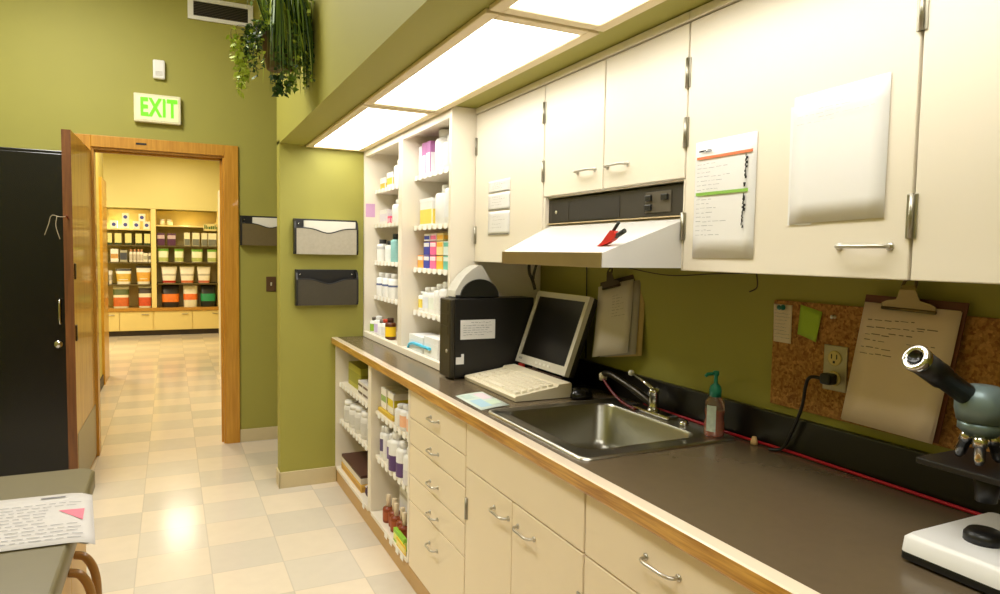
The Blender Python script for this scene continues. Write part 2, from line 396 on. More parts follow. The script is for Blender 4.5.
file_holder(0.659, 1.040, YP, 1.419, 1.631, 'upper of two file holders on the partition, smoky front, filled with papers', (0.06, 'white papers standing in the upper file holder on the partition'), (176, 168, 150))
file_holder(0.668, 1.042, YP, 1.112, 1.327, 'lower file holder on the partition, empty with a dark smoky front', None, (64, 58, 44))
file_holder(0.461, 0.86, YE, 1.472, 1.690, 'file holder on the far end wall beside the doorway, half behind the partition', (0.085, 'tan papers standing in the file holder beside the doorway'), (104, 90, 56))

# ------------------------------------------------------------------ ceiling lights under the soffit
PANEL = M((255, 252, 244), 0.5, emit=(255, 253, 247), es=6.5, var=0)
for k, (y0, y1, lab) in enumerate(((2.868, 4.185, 'fluorescent ceiling light panel farthest away, against the partition'), (1.618, 2.852, 'middle fluorescent ceiling light panel, directly above the shelf tower and tall cabinet'), (0.29, 1.600, 'fluorescent ceiling light panel nearest, cut off by the top of the view'))):
    t = thing('ceiling_light', lab, 'ceiling light', (0.905, (y0 + y1) / 2, ZS), 'light panels under the soffit')
    bm = B(); w = 0.038; x0, x1 = 0.731, 1.079
    for a in ((x0, x0 + w, y0, y1), (x1 - w, x1, y0, y1), (x0 + w, x1 - w, y0, y0 + w), (x0 + w, x1 - w, y1 - w, y1)): box(bm, a[0], a[1], a[2], a[3], ZS - 0.014, ZS - 0.001, 0.003)
    obj('frame', bm, M((226, 208, 166), 0.5), t)
    bm = B(); box(bm, x0 + w, x1 - w, y0 + w, y1 - w, ZS - 0.008, ZS - 0.002); obj('diffuser', bm, PANEL, t)

# ------------------------------------------------------------------ counter, backsplash
SX0, SX1, SY0, SY1 = 0.962, 1.475, 1.462, 2.034     # hole for the sink
CY0, CY1 = -0.6, YP - 0.004
t = thing('countertop', 'long dark laminate countertop with an oak front edge', 'countertop', (1.2, 1.8, 0.875))
bm = B()
for a in ((XF + 0.036, XW - 0.002, CY0, SY0), (XF + 0.036, XW - 0.002, SY1, CY1), (XF + 0.036, SX0, SY0, SY1), (SX1, XW - 0.002, SY0, SY1)): box(bm, a[0], a[1], a[2], a[3], CT - 0.036, CT)
obj('work_surface', bm, COUNTER, t)
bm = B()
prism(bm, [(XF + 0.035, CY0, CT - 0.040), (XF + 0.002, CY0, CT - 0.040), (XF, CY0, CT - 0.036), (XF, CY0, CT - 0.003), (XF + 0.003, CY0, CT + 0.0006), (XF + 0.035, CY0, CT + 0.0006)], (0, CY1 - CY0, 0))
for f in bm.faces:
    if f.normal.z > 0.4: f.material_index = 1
obj('front_edge', bm, [OAK, OAK_SHEEN], t)
bm = B(); box(bm, XW - 0.020, XW - 0.002, CY0, 2.72, CT + 0.0005, CT + 0.100, 0.003); tag(obj('backsplash', bm, SPLASH), 'black laminate backsplash strip along the wall behind the counter', 'backsplash')

# ------------------------------------------------------------------ base cabinets
def pull_y(yc, x, z, w=0.10, parent=None, name='handle', m=STEEL):
    """bow handle running along the counter direction, standing off a face that looks to -X"""
    bm = B(); h = w / 2; d = 0.024
    tube(bm, spline([(x + 0.001, yc + h, z), (x - d * 0.62, yc + h * 0.94, z), (x - d, yc + h * 0.62, z), (x - d, yc, z), (x - d, yc - h * 0.62, z), (x - d * 0.62, yc - h * 0.94, z), (x + 0.001, yc - h, z)], 4), 0.0042, 8)
    for s_ in (-1, 1): lathe(bm, [(0.008, 0), (0.008, 0.003), (0.004, 0.005)], (x, yc + s_ * h, z), 10, mat=Matrix.Rotation(-math.pi / 2, 3, 'Y'))
    return obj(name, bm, m, parent)
def hinge(x, y, z, parent, h=0.075):
    bm = B(); box(bm, x - 0.003, x, y - 0.010, y + 0.010, z - h / 2, z + h / 2, 0.001)
    lathe(bm, [(0.0045, 0), (0.0045, h)], (x - 0.004, y, z - h / 2), 8)
    return obj('hinge', bm, M((170, 165, 150), 0.35, 0.9), parent)
BY = [2.742, 2.127, 1.378, 0.32]
PL = M((200, 160, 100), 0.45, var=0.06)
# open shelves
t = thing('base_shelf_cabinet', 'open cream base shelf unit under the counter end by the partition', 'cabinet', (1.2, 3.47, 0))
bm = B(); box(bm, XB, XW - 0.01, YP - 0.024, YP - 0.004, 0.10, 0.868); box(bm, XB, XW - 0.01, 3.36, 3.42, 0.10, 0.868); box(bm, XB, XW - 0.01, BY[0] + 0.001, BY[0] + 0.02, 0.10, 0.868)
box(bm, XW - 0.02, XW - 0.01, BY[0] + 0.02, YP - 0.024, 0.10, 0.868); obj('carcass', bm, CREAM, t)
bm = B(); box(bm, XB + 0.008, XW - 0.01, BY[0] + 0.001, YP - 0.004, 0.0, 0.10); obj('plinth', bm, PL, t)
TAGM = M((246, 243, 236), 0.6, var=0)
def tags_strip(x, ys, z, parent, h=0.026):
    for y in ys:
        bm = B(); hexa(bm, [(x - 0.0035, y - 0.021, z - h), (x - 0.0035, y + 0.021, z - h), (x - 0.0027, y + 0.021, z - h), (x - 0.0027, y - 0.021, z - h),
                            (x - 0.0012, y - 0.021, z), (x - 0.0012, y + 0.021, z), (x - 0.0004, y + 0.021, z), (x - 0.0004, y - 0.021, z)])
        obj('price_tag', bm, TAGM, parent)
for z, s0, s1 in ((0.632, 2.765, 3.36), (0.632, 3.42, YP - 0.026), (0.402, 2.765, 3.36), (0.402, 3.42, YP - 0.026), (0.105, 2.765, 3.36), (0.105, 3.42, YP - 0.026)):
    bm = B(); box(bm, 0.935 if z > 0.2 else XB, XW - 0.02, s0, s1, z - 0.02, z, 0.002); sh = obj('shelf', bm, CREAM, t)
    if z > 0.2: tags_strip(0.935, [s0 + 0.05 + k * 0.068 for k in range(int((s1 - s0 - 0.06) / 0.068) + 1)], z, sh)
    elif s0 < 3: tags_strip(XB, [2.83, 2.90, 3.0, 3.08], z - 0.001, sh, 0.03)
    else: tags_strip(XB, [3.50], z - 0.001, sh, 0.03)
# drawers
t = thing('drawer_cabinet', 'cream base cabinet with a stack of five drawers', 'cabinet', (1.2, (BY[0] + BY[1]) / 2, 0))
bm = B(); box(bm, XB + 0.02, XW - 0.01, BY[1] + 0.001, BY[0] - 0.001, 0.085, 0.868); obj('carcass', bm, CREAMD, t)
bm = B(); box(bm, XB + 0.008, XW - 0.01, BY[1] + 0.001, BY[0] - 0.001, 0.0, 0.083); obj('plinth', bm, PL, t)
zz = [0.862, 0.738, 0.626, 0.495, 0.378, 0.086]; hz = [0.797, 0.671, 0.541, 0.417, 0.292]
for k in range(5):
    bm = B(); box(bm, XB, XB + 0.018, BY[1] + 0.004, BY[0] - 0.004, zz[k + 1] + 0.0025, zz[k] - 0.0025, 0.002); d = obj('drawer', bm, CREAMB, t)
    pull_y(2.435, XB, hz[k], 0.085, d)
# sink cabinet
t = thing('sink_cabinet', 'cream double-door base cabinet with a blank panel under the sink', 'cabinet', (1.2, (BY[1] + BY[2]) / 2, 0))
bm = B()
for y in (BY[1] - 0.019, BY[2] + 0.001): box(bm, XB + 0.02, XW - 0.01, y, y + 0.018, 0.085, 0.868)
box(bm, XB + 0.02, XW - 0.01, BY[2] + 0.019, BY[1] - 0.019, 0.085, 0.10); obj('carcass', bm, CREAMD, t)
bm = B(); box(bm, XB + 0.008, XW - 0.01, BY[2] + 0.001, BY[1] - 0.001, 0, 0.083); obj('plinth', bm, PL, t)
bm = B(); box(bm, XB, XB + 0.018, BY[2] + 0.004, BY[1] - 0.004, 0.7035, 0.862, 0.002); obj('blank_panel', bm, CREAMB, t)
for y0, y1, hy, hg in ((1.7725, BY[1] - 0.004, 1.85, BY[1]), (BY[2] + 0.004, 1.7675, 1.69 - 0.005, BY[2])):
    bm = B(); box(bm, XB, XB + 0.018, y0, y1, 0.088, 0.6985, 0.002); d = obj('door', bm, CREAMB, t)
    pull_y(1.842 if hy > 1.7 else 1.680, XB, 0.640, 0.10, d)
    hg += 0.0145 * (1 if hg < 1.5 else -1); hinge(XB, hg, 0.56, d); hinge(XB, hg, 0.20, d)
# right hand cabinets
t = thing('drawer_door_cabinet', 'cream base cabinet right of the sink with a wide drawer over doors', 'cabinet', (1.2, 0.86, 0))
bm = B(); box(bm, XB + 0.02, XW - 0.01, BY[3] + 0.001, BY[2] - 0.001, 0.085, 0.868); obj('carcass', bm, CREAMD, t)
bm = B(); box(bm, XB + 0.008, XW - 0.01, BY[3] + 0.001, BY[2] - 0.001, 0, 0.083); obj('plinth', bm, PL, t)
bm = B(); box(bm, XB, XB + 0.018, BY[3] + 0.004, BY[2] - 0.004, 0.7035, 0.862, 0.002); d = obj('drawer', bm, CREAMB, t); pull_y(1.085, XB, 0.796, 0.105, d)
for y0, y1, hy in ((0.852, BY[2] - 0.004, 0.95), (BY[3] + 0.004, 0.847, 0.76)):
    bm = B(); box(bm, XB, XB + 0.018, y0, y1, 0.088, 0.6985, 0.002); d = obj('door', bm, CREAMB, t); pull_y(hy, XB, 0.64, 0.10, d)

# ------------------------------------------------------------------ shelf tower on the counter
t = thing('shelf_tower', 'tall cream open shelf unit standing on the counter full of medicines', 'shelf unit', (1.3, 3.46, CT))
TY0 = 2.734
bm = B()
box(bm, XT - 0.004, XT + 0.02, TY0 + 0.024, YP - 0.026, CT + 0.001, CT + 0.036, 0.003); obj('bottom_rail', bm, CREAM, t); bm = B(); box(bm, XT + 0.003, XT + 0.023, TY0 + 0.024, YP - 0.026, ZS - 0.045, ZS - 0.002)
obj('top_rail', bm, CREAM, t)
bm = B()
box(bm, XT, XW - 0.003, TY0, TY0 + 0.024, CT + 0.001, ZS - 0.002, 0.001); box(bm, XT, XW - 0.003, 3.415, 3.478, CT + 0.037, ZS - 0.002, 0.001); box(bm, XT, XW - 0.003, YP - 0.026, YP - 0.004, CT + 0.001, ZS - 0.002, 0.001)
box(bm, XW - 0.01, XW - 0.003, TY0 + 0.018, YP - 0.022, CT + 0.001, ZS - 0.002); box(bm, XT + 0.02, XW - 0.01, TY0 + 0.018, YP - 0.022, ZS - 0.02, ZS - 0.002)
box(bm, XT + 0.02, XW - 0.01, TY0 + 0.018, YP - 0.022, CT + 0.001, CT + 0.022)
obj('carcass', bm, CREAM, t)
XSH = 1.148
for z, s0, s1 in ((1.832, 2.759, 3.414), (1.576, 2.759, 3.414), (1.360, 2.759, 3.414), (1.137, 2.759, 3.414), (1.818, 3.479, 4.173), (1.609, 3.479, 4.173), (1.381, 3.479, 4.173), (1.167, 3.479, 4.173)):
    bm = B(); box(bm, XSH, XW - 0.011, s0, s1, z - 0.018, z, 0.002); sh = obj('shelf', bm, CREAM, t)
    n_t = int((s1 - s0 - 0.03) / 0.072); tags_strip(XSH, [s1 - 0.035 - k * 0.072 for k in range(n_t)], z + 0.003, sh, 0.026)
bm = B(); sheet(bm, (1.092, YP - 0.0272, 1.655), (0.058, 0, 0), (0, 0, 0.082)); tag(obj('purple_note', bm, M((216, 170, 210), 0.7)), 'lilac paper note stuck inside the left side panel of the tall shelf unit', 'note')

# ------------------------------------------------------------------ upper cabinets
def udoor(y0, y1, z0, z1, parent): # y0 < y1
    bm = B(); box(bm, XD, XD + 0.019, y0 + 0.003, y1 - 0.003, z0, z1, 0.002); return obj('door', bm, CREAM, parent)
def ubody(y0, y1, z0, parent, top=ZS - 0.003):
    bm = B(); box(bm, XD + 0.021, XW - 0.003, y0 + 0.001, y1 - 0.001, z0, top); obj('carcass', bm, CREAM, parent)
    bm = B(); box(bm, XD - 0.004, XD + 0.021, y0 + 0.001, y1 - 0.001, 2.040, top, 0.002); obj('top_trim', bm, CREAM, parent)
ZB = 1.405; UY = [2.732, 2.128, 1.385, 0.780, 0.17, -0.45]
t = thing('wall_cabinet', 'narrow cream wall cabinet beside the open shelf tower with small notices', 'cabinet', (1.37, 2.43, ZB)); ubody(UY[1], UY[0], ZB, t)
d = udoor(UY[1], UY[0], ZB, 2.036, t); hinge(XD, UY[0] - 0.012, 1.90, d); hinge(XD, UY[0] - 0.012, 1.52, d)
t = thing('wall_cabinet', 'short cream double-door wall cabinet above the range hood', 'cabinet', (1.37, 1.76, 1.64)); ubody(UY[2], UY[1], 1.640, t)
for y, y_ in ((UY[2] + 0.001, UY[2] + 0.006), (UY[1] - 0.012, UY[1] - 0.001)): bm = B(); box(bm, XD + 0.002, XW - 0.003, y, y_, ZB, 1.640); obj('side_panel', bm, CREAM, t)
d = udoor(1.757, UY[1], 1.645, 2.036, t); pull_y(1.850, XD, 1.709, 0.10, d); hinge(XD, UY[1], 1.94, d); hinge(XD, UY[1], 1.735, d)
d = udoor(UY[2], 1.757, 1.645, 2.036, t); pull_y(1.682, XD, 1.708, 0.10, d); hinge(XD, UY[2], 1.91, d); hinge(XD, UY[2], 1.76, d)
t = thing('wall_cabinet', 'large cream single-door wall cabinet with two white papers taped on it', 'cabinet', (1.37, 1.08, ZB)); ubody(UY[3], UY[2], ZB, t)
d = udoor(UY[3], UY[2], ZB, 2.036, t); pull_y(0.871, XD, 1.466, 0.105, d); hinge(XD, UY[3], 1.885, d, 0.08); hinge(XD, UY[3], 1.520, d, 0.08); hinge(XD, UY[2], 1.52, d, 0.07)
t = thing('wall_cabinet', 'plain cream wall cabinet at the right edge above the microscope', 'cabinet', (1.37, 0.47, ZB)); ubody(UY[4], UY[3], ZB, t)
d = udoor(UY[4], UY[3], ZB, 2.036, t); pull_y(0.30, XD, 1.466, 0.105, d)

# range hood under the short cabinet
t = thing('range_hood', 'white sloping range hood with a stainless lip and dark control strip', 'range hood', (1.2, 1.75, ZB + 0.003))
hy0, hy1 = UY[2] + 0.0065, UY[1] - 0.0125
bm = B(); zt = 1.545; xl = 0.952; zl = 1.447; zb = 1.411
outer = [(xl, hy0, zb), (xl, 1.945, zb), (XD + 0.03, hy1, zb), (XD + 0.03, hy0, zb), (xl, hy0, zl), (xl, 1.945, zl), (XD + 0.03, hy1, zt), (XD + 0.03, hy0, zt)]
hexa(bm, outer); obj('canopy', bm, M((214, 211, 206), 0.4, var=0.015), t)
bm = B(); box(bm, XD + 0.012, XW - 0.01, hy0, hy1, zt + 0.002, 1.55); obj('ledge', bm, CREAMD, t)
bm = B(); box(bm, xl - 0.003, xl, hy0, 1.947, zb - 0.001, zl + 0.001, 0.001); obj('front_lip', bm, M((176, 160, 126), 0.38, 0.9, var=0.12, vs=14), t)
bm = B(); box(bm, XD + 0.018, XD + 0.25, hy0, hy1, 1.552, 1.632); cp = obj('control_panel', bm, M((54, 48, 38), 0.55, var=0.1), t)
bm = B(); box(bm, XD + 0.0165, XD + 0.018, 1.98, 2.092, 1.556, 1.622); box(bm, XD + 0.0165, XD + 0.018, 1.69, 1.974, 1.556, 1.622); obj('vent_grille', bm, M((44, 39, 31), 0.6, var=0.15, vs=90), cp)
bm = B(); box(bm, XD + 0.015, XD + 0.018, 1.455, 1.565, 1.562, 1.620, 0.001); obj('switch_plate', bm, M((86, 78, 64), 0.5), cp)
for y, z in ((1.548, 1.603), (1.478, 1.603), (1.548, 1.577)):
    bm = B(); box(bm, XD + 0.008, XD + 0.015, y - 0.014, y + 0.014, z - 0.008, z + 0.008, 0.002); obj('rocker_switch', bm, BLACK, cp)
bm = B(); lathe(bm, [(0.006, 0), (0.006, 0.003), (0, 0.003)], (XD + 0.0165, 2.06, 1.588), 12, mat=Matrix.Rotation(-math.pi / 2, 3, 'Y')); obj('badge', bm, M((190, 180, 150), 0.4, 0.6), cp)
# red spring clip lying on the hood slope
t = thing('spring_clip', 'red spring clip with black handles resting on the range hood slope', 'clip', (1.0, 1.44, 1.464))
bm = B(); cxx = 0.996
prism(bm, [(cxx, 1.486, 1.4645), (cxx, 1.478, 1.4665), (cxx, 1.462, 1.474), (cxx, 1.440, 1.492), (cxx, 1.424, 1.504), (cxx, 1.408, 1.502), (cxx, 1.400, 1.490), (cxx, 1.415, 1.480), (cxx, 1.440, 1.471), (cxx, 1.470, 1.4645)], (0.014, 0, 0))
obj('jaw', bm, RED, t)
bm = B(); tube(bm, [(1.003, 1.424, 1.499), (1.003, 1.397, 1.524)], 0.0042, 8); obj('handle', bm, M((40, 44, 38), 0.5), t)
bm = B(); tube(bm, [(1.003, 1.408, 1.489), (1.003, 1.372, 1.502)], [0.0065, 0.006], 8); obj('handle', bm, M((40, 44, 38), 0.5), t)

# papers on the upper cabinet doors
XP = XD - 0.0015
def wall_paper(name, y1, y0, z0, z1, label, cat='paper', x=XP, mat=PAPER, tilt=0.0, bulge=0.006, group=None):
    O = (x, y1, z0); U = (0, y0 - y1, tilt); W = (0, 0, z1 - z0)
    bm = B(); sheet(bm, O, U, W, 6, 6, lambda u, v: bulge * (u * u * 0.5 + (1 - v) ** 2 * 0.5) + 0.0008)
    t = thing(name, label, cat, (x, (y0 + y1) / 2, z0), group)
    obj('sheet', bm, mat, t); return t, O, U, W
def onsheet(parent, name, O, U, W, u0, u1, v0, v1, m, off=0.006):
    O, U, W = V(O), V(U), V(W); n = U.cross(W).normalized() * off
    bm = B(); face(bm, [O + U * u0 + W * v0 + n, O + U * u1 + W * v0 + n, O + U * u1 + W * v1 + n, O + U * u0 + W * v1 + n]); return obj(name, bm, m, parent)
t, O, U, W = wall_paper('printed_notice', 1.345, 1.145, 1.439, 1.727, 'white notice with orange and green bars taped to a cream cabinet', bulge=0.0006)
n_ = 0.0034
onsheet(t, 'orange_bar', O, U, W, 0.04, 0.95, 0.845, 0.868, M((236, 128, 84), 0.7), n_); onsheet(t, 'green_bar', O, U, W, 0.04, 0.90, 0.535, 0.562, M((140, 190, 74), 0.7), n_)
bm = B(); scrib(bm, V(O) + V((-0.0035, 0, 0)), U, W, [(0.06, 0.80 - k * 0.036) for k in range(7)] + [(0.06, 0.50 - k * 0.038) for k in range(9)], 0.0009, 3, 0.15, 0.55); obj('writing', bm, GREYINK, t)
bm = B(); scrib(bm, V(O) + V((-0.0035, 0, 0)), U, W, [(0.08, 0.905), (0.10, 0.915)], 0.003, 5, 0.12, 0.15); obj('heading', bm, INK, t)
bm = B(); rnd = random.Random(4); Ov, Uv, Wv = V(O), V(U), V(W)
for s0, s1 in ((0.835, 0.58), (0.525, 0.25)):
    v = s0
    while v > s1:
        h = rnd.uniform(0.008, 0.022); w = rnd.uniform(0.012, 0.042); u = 0.84 - (0.84 - v) * 0.05 + rnd.uniform(0, 0.02)
        p = lambda a, b: Ov + Uv * a + Wv * b + V((-0.0042, 0, 0))
        if not 0.62 < v < 0.655: face(bm, [p(u, v - h), p(u + w, v - h), p(u + w, v), p(u, v)])
        v -= h * 0.9
obj('side_writing', bm, M((24, 24, 26), 0.7), t)
t, O, U, W = wall_paper('blank_paper', 1.047, 0.832, 1.514, 1.780, 'large white paper with curled top on the big cream cabinet door', tilt=0.006, bulge=0.0015)
bm = B(); scrib(bm, V(O) + V((-0.0045, 0, 0)), U, W, [(0.30 if k % 2 else 0.06, 0.95 - k * 0.03) for k in range(7)], 0.0012, 9, 0.3, 0.6); obj('writing', bm, M((206, 206, 208), 0.8), t)
bm = B()
sheet(bm, (XP - 0.0005, 1.052, 1.512), (0, -0.06, 0), (0, 0.004, 0.25), 1, 1); tag(obj('blank_paper', bm, PAPER), 'second white paper peeking out left of the large curled paper', 'paper')
for z0, z1, lab in ((1.690, 1.738, 'topmost of three small white notices on the narrow wall cabinet'), (1.618, 1.686, 'middle one of three small white notices on the narrow wall cabinet'), (1.518, 1.613, 'lowest and tallest of three white notices on the narrow wall cabinet')):
    t, O, U, W = wall_paper('small_notice', 2.588, 2.388, z0, z1, lab, bulge=0.0002, mat=M((236, 234, 232), 0.7), group='notices on the narrow wall cabinet')
    onsheet(t, 'bottom_rule', O, U, W, 0.03, 0.97, 0.0, 0.05, M((150, 146, 138), 0.7), 0.0025)
    bm = B(); scrib(bm, V(O) + V((-0.0012, 0, 0)), U, W, [(0.2, 0.45), (0.25, 0.62), (0.2, 0.75), (0.15, 0.3)], 0.0016, 11, 0.3, 0.5); obj('writing', bm, M((196, 194, 190), 0.8), t)

# ------------------------------------------------------------------ sink
def rrect(x0, x1, y0, y1, r, z, n=6):
    out = []
    for cx, cy, a0 in ((x1 - r, y1 - r, 0), (x0 + r, y1 - r, 90), (x0 + r, y0 + r, 180), (x1 - r, y0 + r, 270)):
        for k in range(n + 1):
            a = math.radians(a0 + 90 * k / n); out.append((cx + r * math.cos(a), cy + r * math.sin(a), z))
    return out
def loft(bm, loops, cap=True, mi=0):
    R = [[bm.verts.new(V(p)) for p in l] for l in loops]; n = len(R[0]); fs = []
    for a, b in zip(R, R[1:]):
        for k in range(n): f = bm.faces.new([a[k], a[(k + 1) % n], b[(k + 1) % n], b[k]]); f.smooth = True; fs.append(f)
    if cap: fs.append(bm.faces.new(R[-1]))
    for f in fs: f.material_index = mi
    return fs
t = thing('sink', 'stainless steel drop-in sink basin set in the dark countertop', 'sink', (1.22, 1.75, CT))
ox0, ox1, oy0, oy1 = 0.947, 1.490, 1.446, 2.050; ix0, ix1, iy0, iy1 = 1.000, 1.408, 1.520, 2.012
bm = B(); loft(bm, [rrect(ox0, ox1, oy0, oy1, 0.03, CT + 0.0008), rrect(ox0 + 0.002, ox1 - 0.002, oy0 + 0.002, oy1 - 0.002, 0.03, CT + 0.006), rrect(ox0 + 0.012, ox1 - 0.012, oy0 + 0.012, oy1 - 0.012, 0.03, CT + 0.007),
                    rrect(ox0 + 0.018, ox1 - 0.018, oy0 + 0.018, oy1 - 0.018, 0.03, CT + 0.003), rrect(ix0, ix1, iy0, iy1, 0.055, CT + 0.0025)], False); obj('rim', bm, STEEL, t)
bm = B(); loft(bm, [rrect(ix0, ix1, iy0, iy1, 0.055, CT + 0.0025), rrect(ix0 + 0.006, ix1 - 0.006, iy0 + 0.006, iy1 - 0.006, 0.055, CT - 0.006), rrect(ix0 + 0.012, ix1 - 0.012, iy0 + 0.012, iy1 - 0.012, 0.055, CT - 0.125),
                    rrect(ix0 + 0.03, ix1 - 0.03, iy0 + 0.03, iy1 - 0.03, 0.06, CT - 0.155), rrect(ix0 + 0.06, ix1 - 0.06, iy0 + 0.06, iy1 - 0.06, 0.06, CT - 0.160)]); obj('basin', bm, M((170, 168, 158), 0.3, 1.0, var=0.06, vs=40), t)
bm = B(); lathe(bm, [(0.045, 0), (0.045, 0.004), (0.034, 0.002), (0.0, -0.002)], (1.2, 1.76, CT - 0.1598), 20); obj('drain', bm, CHROME, t)
t = thing('faucet', 'chrome faucet with a long dark spout at the back of the sink', 'faucet', (1.475, 1.80, CT + 0.003))
fx = 1.455
bm = B(); box(bm, fx - 0.024, fx + 0.024, 1.70, 1.90, CT + 0.0035, CT + 0.016, 0.006); obj('deck_plate', bm, CHROME, t)
bm = B(); lathe(bm, [(0.022, 0.016), (0.017, 0.03), (0.016, 0.070), (0.019, 0.078), (0.015, 0.088), (0, 0.090)], (fx, 1.80, CT), 16); obj('body', bm, CHROME, t)
bm = B(); tube(bm, spline([(fx, 1.795, CT + 0.030), (fx - 0.005, 1.86, CT + 0.055), (fx - 0.01, 1.95, CT + 0.080), (fx - 0.015, 2.03, CT + 0.098), (fx - 0.015, 2.072, CT + 0.094)], 6), [0.014] * 10 + [0.0115] * 15, 10); s = obj('spout', bm, M((58, 54, 48), 0.3, 0.8), t)
bm = B(); lathe(bm, [(0.014, -0.014), (0.015, 0.008), (0.009, 0.013), (0, 0.013)], (fx - 0.015, 2.078, CT + 0.084), 14); obj('spout_tip', bm, M((226, 214, 186), 0.4), s)
bm = B(); tube(bm, [(fx, 1.80, CT + 0.084), (fx, 1.85, CT + 0.10), (fx - 0.002, 1.918, CT + 0.118)], [0.007, 0.006, 0.005], 8); lv = obj('lever', bm, CHROME, t)
bm = B(); lathe(bm, [(0, -0.011), (0.010, -0.006), (0.011, 0.004), (0.006, 0.010), (0, 0.011)], (fx - 0.002, 1.925, CT + 0.120), 12); obj('lever_knob', bm, M((230, 228, 220), 0.35), lv)
bm = B(); lathe(bm, [(0.016, 0), (0.016, 0.006), (0.010, 0.014), (0, 0.015)], (1.448, 1.64, CT + 0.0035), 16); tag(obj('hole_cover', bm, CHROME), 'small chrome cap on the sink deck right of the faucet', 'cap')
bm = B(); tube(bm, spline([(1.43, 2.06, CT + 0.075), (1.418, 1.99, CT + 0.045), (1.418, 1.92, CT + 0.018), (1.425, 1.86, CT + 0.0075)], 6), 0.005, 8); tag(obj('red_hose', bm, M((112, 16, 26), 0.4)), 'short dark red hose curving under the faucet spout', 'hose')
bm = B(); tube(bm, spline([(1.508, 1.92, CT + 0.006), (1.506, 1.66, CT + 0.006), (1.503, 1.48, CT + 0.006), (1.511, 1.32, CT + 0.006), (1.509, 1.10, CT + 0.006), (1.508, 0.886, CT + 0.006), (1.507, 0.5, CT + 0.006), (1.50, 0.1, CT + 0.006)], 6), 0.0042, 8)
tag(obj('red_cable', bm, M((176, 16, 40), 0.45)), 'long thin red cable running along the back of the counter', 'cable')
bm = B(); lathe(bm, [(0.010, 0), (0.010, 0.008), (0.006, 0.022), (0, 0.023)], (1.492, 1.397, CT + 0.0008), 12); tag(obj('wire_nut', bm, M((226, 186, 132), 0.5)), 'tiny tan cone cap beside the red cable on the counter', 'cap')

# sanitizer bottle
t = thing('sanitizer_bottle', 'clear pump bottle with orange liquid and teal pump behind the sink', 'bottle', (1.442, 1.503, CT))
c = (1.450, 1.512, CT + 0.0008)
bm = B(); lathe(bm, [(0.026, 0), (0.029, 0.006), (0.029, 0.040), (0.026, 0.055), (0.029, 0.075), (0.028, 0.105), (0.014, 0.122), (0.013, 0.130)], c, 20); obj('bottle_body', bm, M((222, 196, 176), 0.1, trans=0.85, var=0.02), t)
bm = B(); lathe(bm, [(0.024, 0.003), (0.0265, 0.008), (0.0265, 0.040), (0.0235, 0.055), (0.0265, 0.075), (0.0, 0.076)], c, 20); obj('liquid', bm, M((214, 92, 44), 0.25, var=0.02), t)
bm = B()
for k in range(4):
    a0 = math.radians(178 + k * 14); a1 = math.radians(192 + k * 14); r = 0.0296
    face(bm, [(c[0] + r * math.cos(a0), c[1] + r * math.sin(a0), c[2] + 0.018), (c[0] + r * math.cos(a1), c[1] + r * math.sin(a1), c[2] + 0.018), (c[0] + r * math.cos(a1), c[1] + r * math.sin(a1), c[2] + 0.095), (c[0] + r * math.cos(a0), c[1] + r * math.sin(a0), c[2] + 0.095)], 0, True)
obj('label', bm, M((186, 196, 184), 0.5, var=0.4, vs=60), t)
bm = B(); lathe(bm, [(0.017, 0.118), (0.018, 0.138), (0.015, 0.150), (0.006, 0.158), (0.0055, 0.180), (0.009, 0.182), (0.009, 0.194), (0, 0.196)], c, 14)
tube(bm, [(c[0], c[1], c[2] + 0.188), (c[0] - 0.03, c[1] + 0.004, c[2] + 0.186), (c[0] - 0.036, c[1] + 0.005, c[2] + 0.180)], 0.005, 8); obj('pump', bm, TEAL, t)

# ------------------------------------------------------------------ computer
t = thing('computer_tower', 'black computer tower with white paper label beside the keyboard', 'computer', (1.24, 2.655, CT))
x0, x1, y0, y1 = 1.049, 1.435, 2.612, 2.728
bm = B(); box(bm, x0 + 0.012, x1, y0, y1, CT + 0.010, 1.252, 0.004); obj('case', bm, M((26, 24, 22), 0.38, var=0.08), t)
bm = B(); box(bm, x0 - 0.010, x0 + 0.012, y0 - 0.003, y1 + 0.003, CT + 0.008, 1.250, 0.006)
for k in range(3): box(bm, x0 - 0.012, x0 - 0.010, y0 + 0.02, y1 - 0.012, 1.20 - k * 0.05, 1.235 - k * 0.05)
obj('front_bezel', bm, M((48, 43, 30), 0.45, var=0.1), t)
bm = B(); lathe(bm, [(0.008, 0), (0.008, 0.004), (0, 0.005)], (x0 - 0.010, y0 + 0.03, 1.03), 12, mat=Matrix.Rotation(-math.pi / 2, 3, 'Y')); obj('power_button', bm, STEEL, t)
for a in (x0 + 0.03, x1 - 0.04):
    bm = B(); box(bm, a - 0.012, a + 0.012, y0 + 0.01, y1 - 0.01, CT + 0.0008, CT + 0.010); obj('foot', bm, BLACK, t)
bm = B(); sheet(bm, (1.087, y0 - 0.0008, 1.079), (0.160, 0, 0), (0, 0, 0.082)); lb = obj('paper_label', bm, M((226, 224, 220), 0.7), t)
bm = B(); scrib(bm, (1.087, y0 - 0.001, 1.079), (0.160, 0, 0), (0, 0, 0.082), [(0.30, 0.85)] + [(0.08, 0.70 - k * 0.12) for k in range(5)], 0.002, 21, 0.5, 0.85); obj('writing', bm, GREYINK, lb)
bm = B(); box(bm, 1.068, 1.104, y0 - 0.0012, y0 - 0.0003, 0.975, 1.005); box(bm, 1.092, 1.104, y0 - 0.0012, y0 - 0.0003, 1.005, 1.018); obj('sticker', bm, PAPER, t)
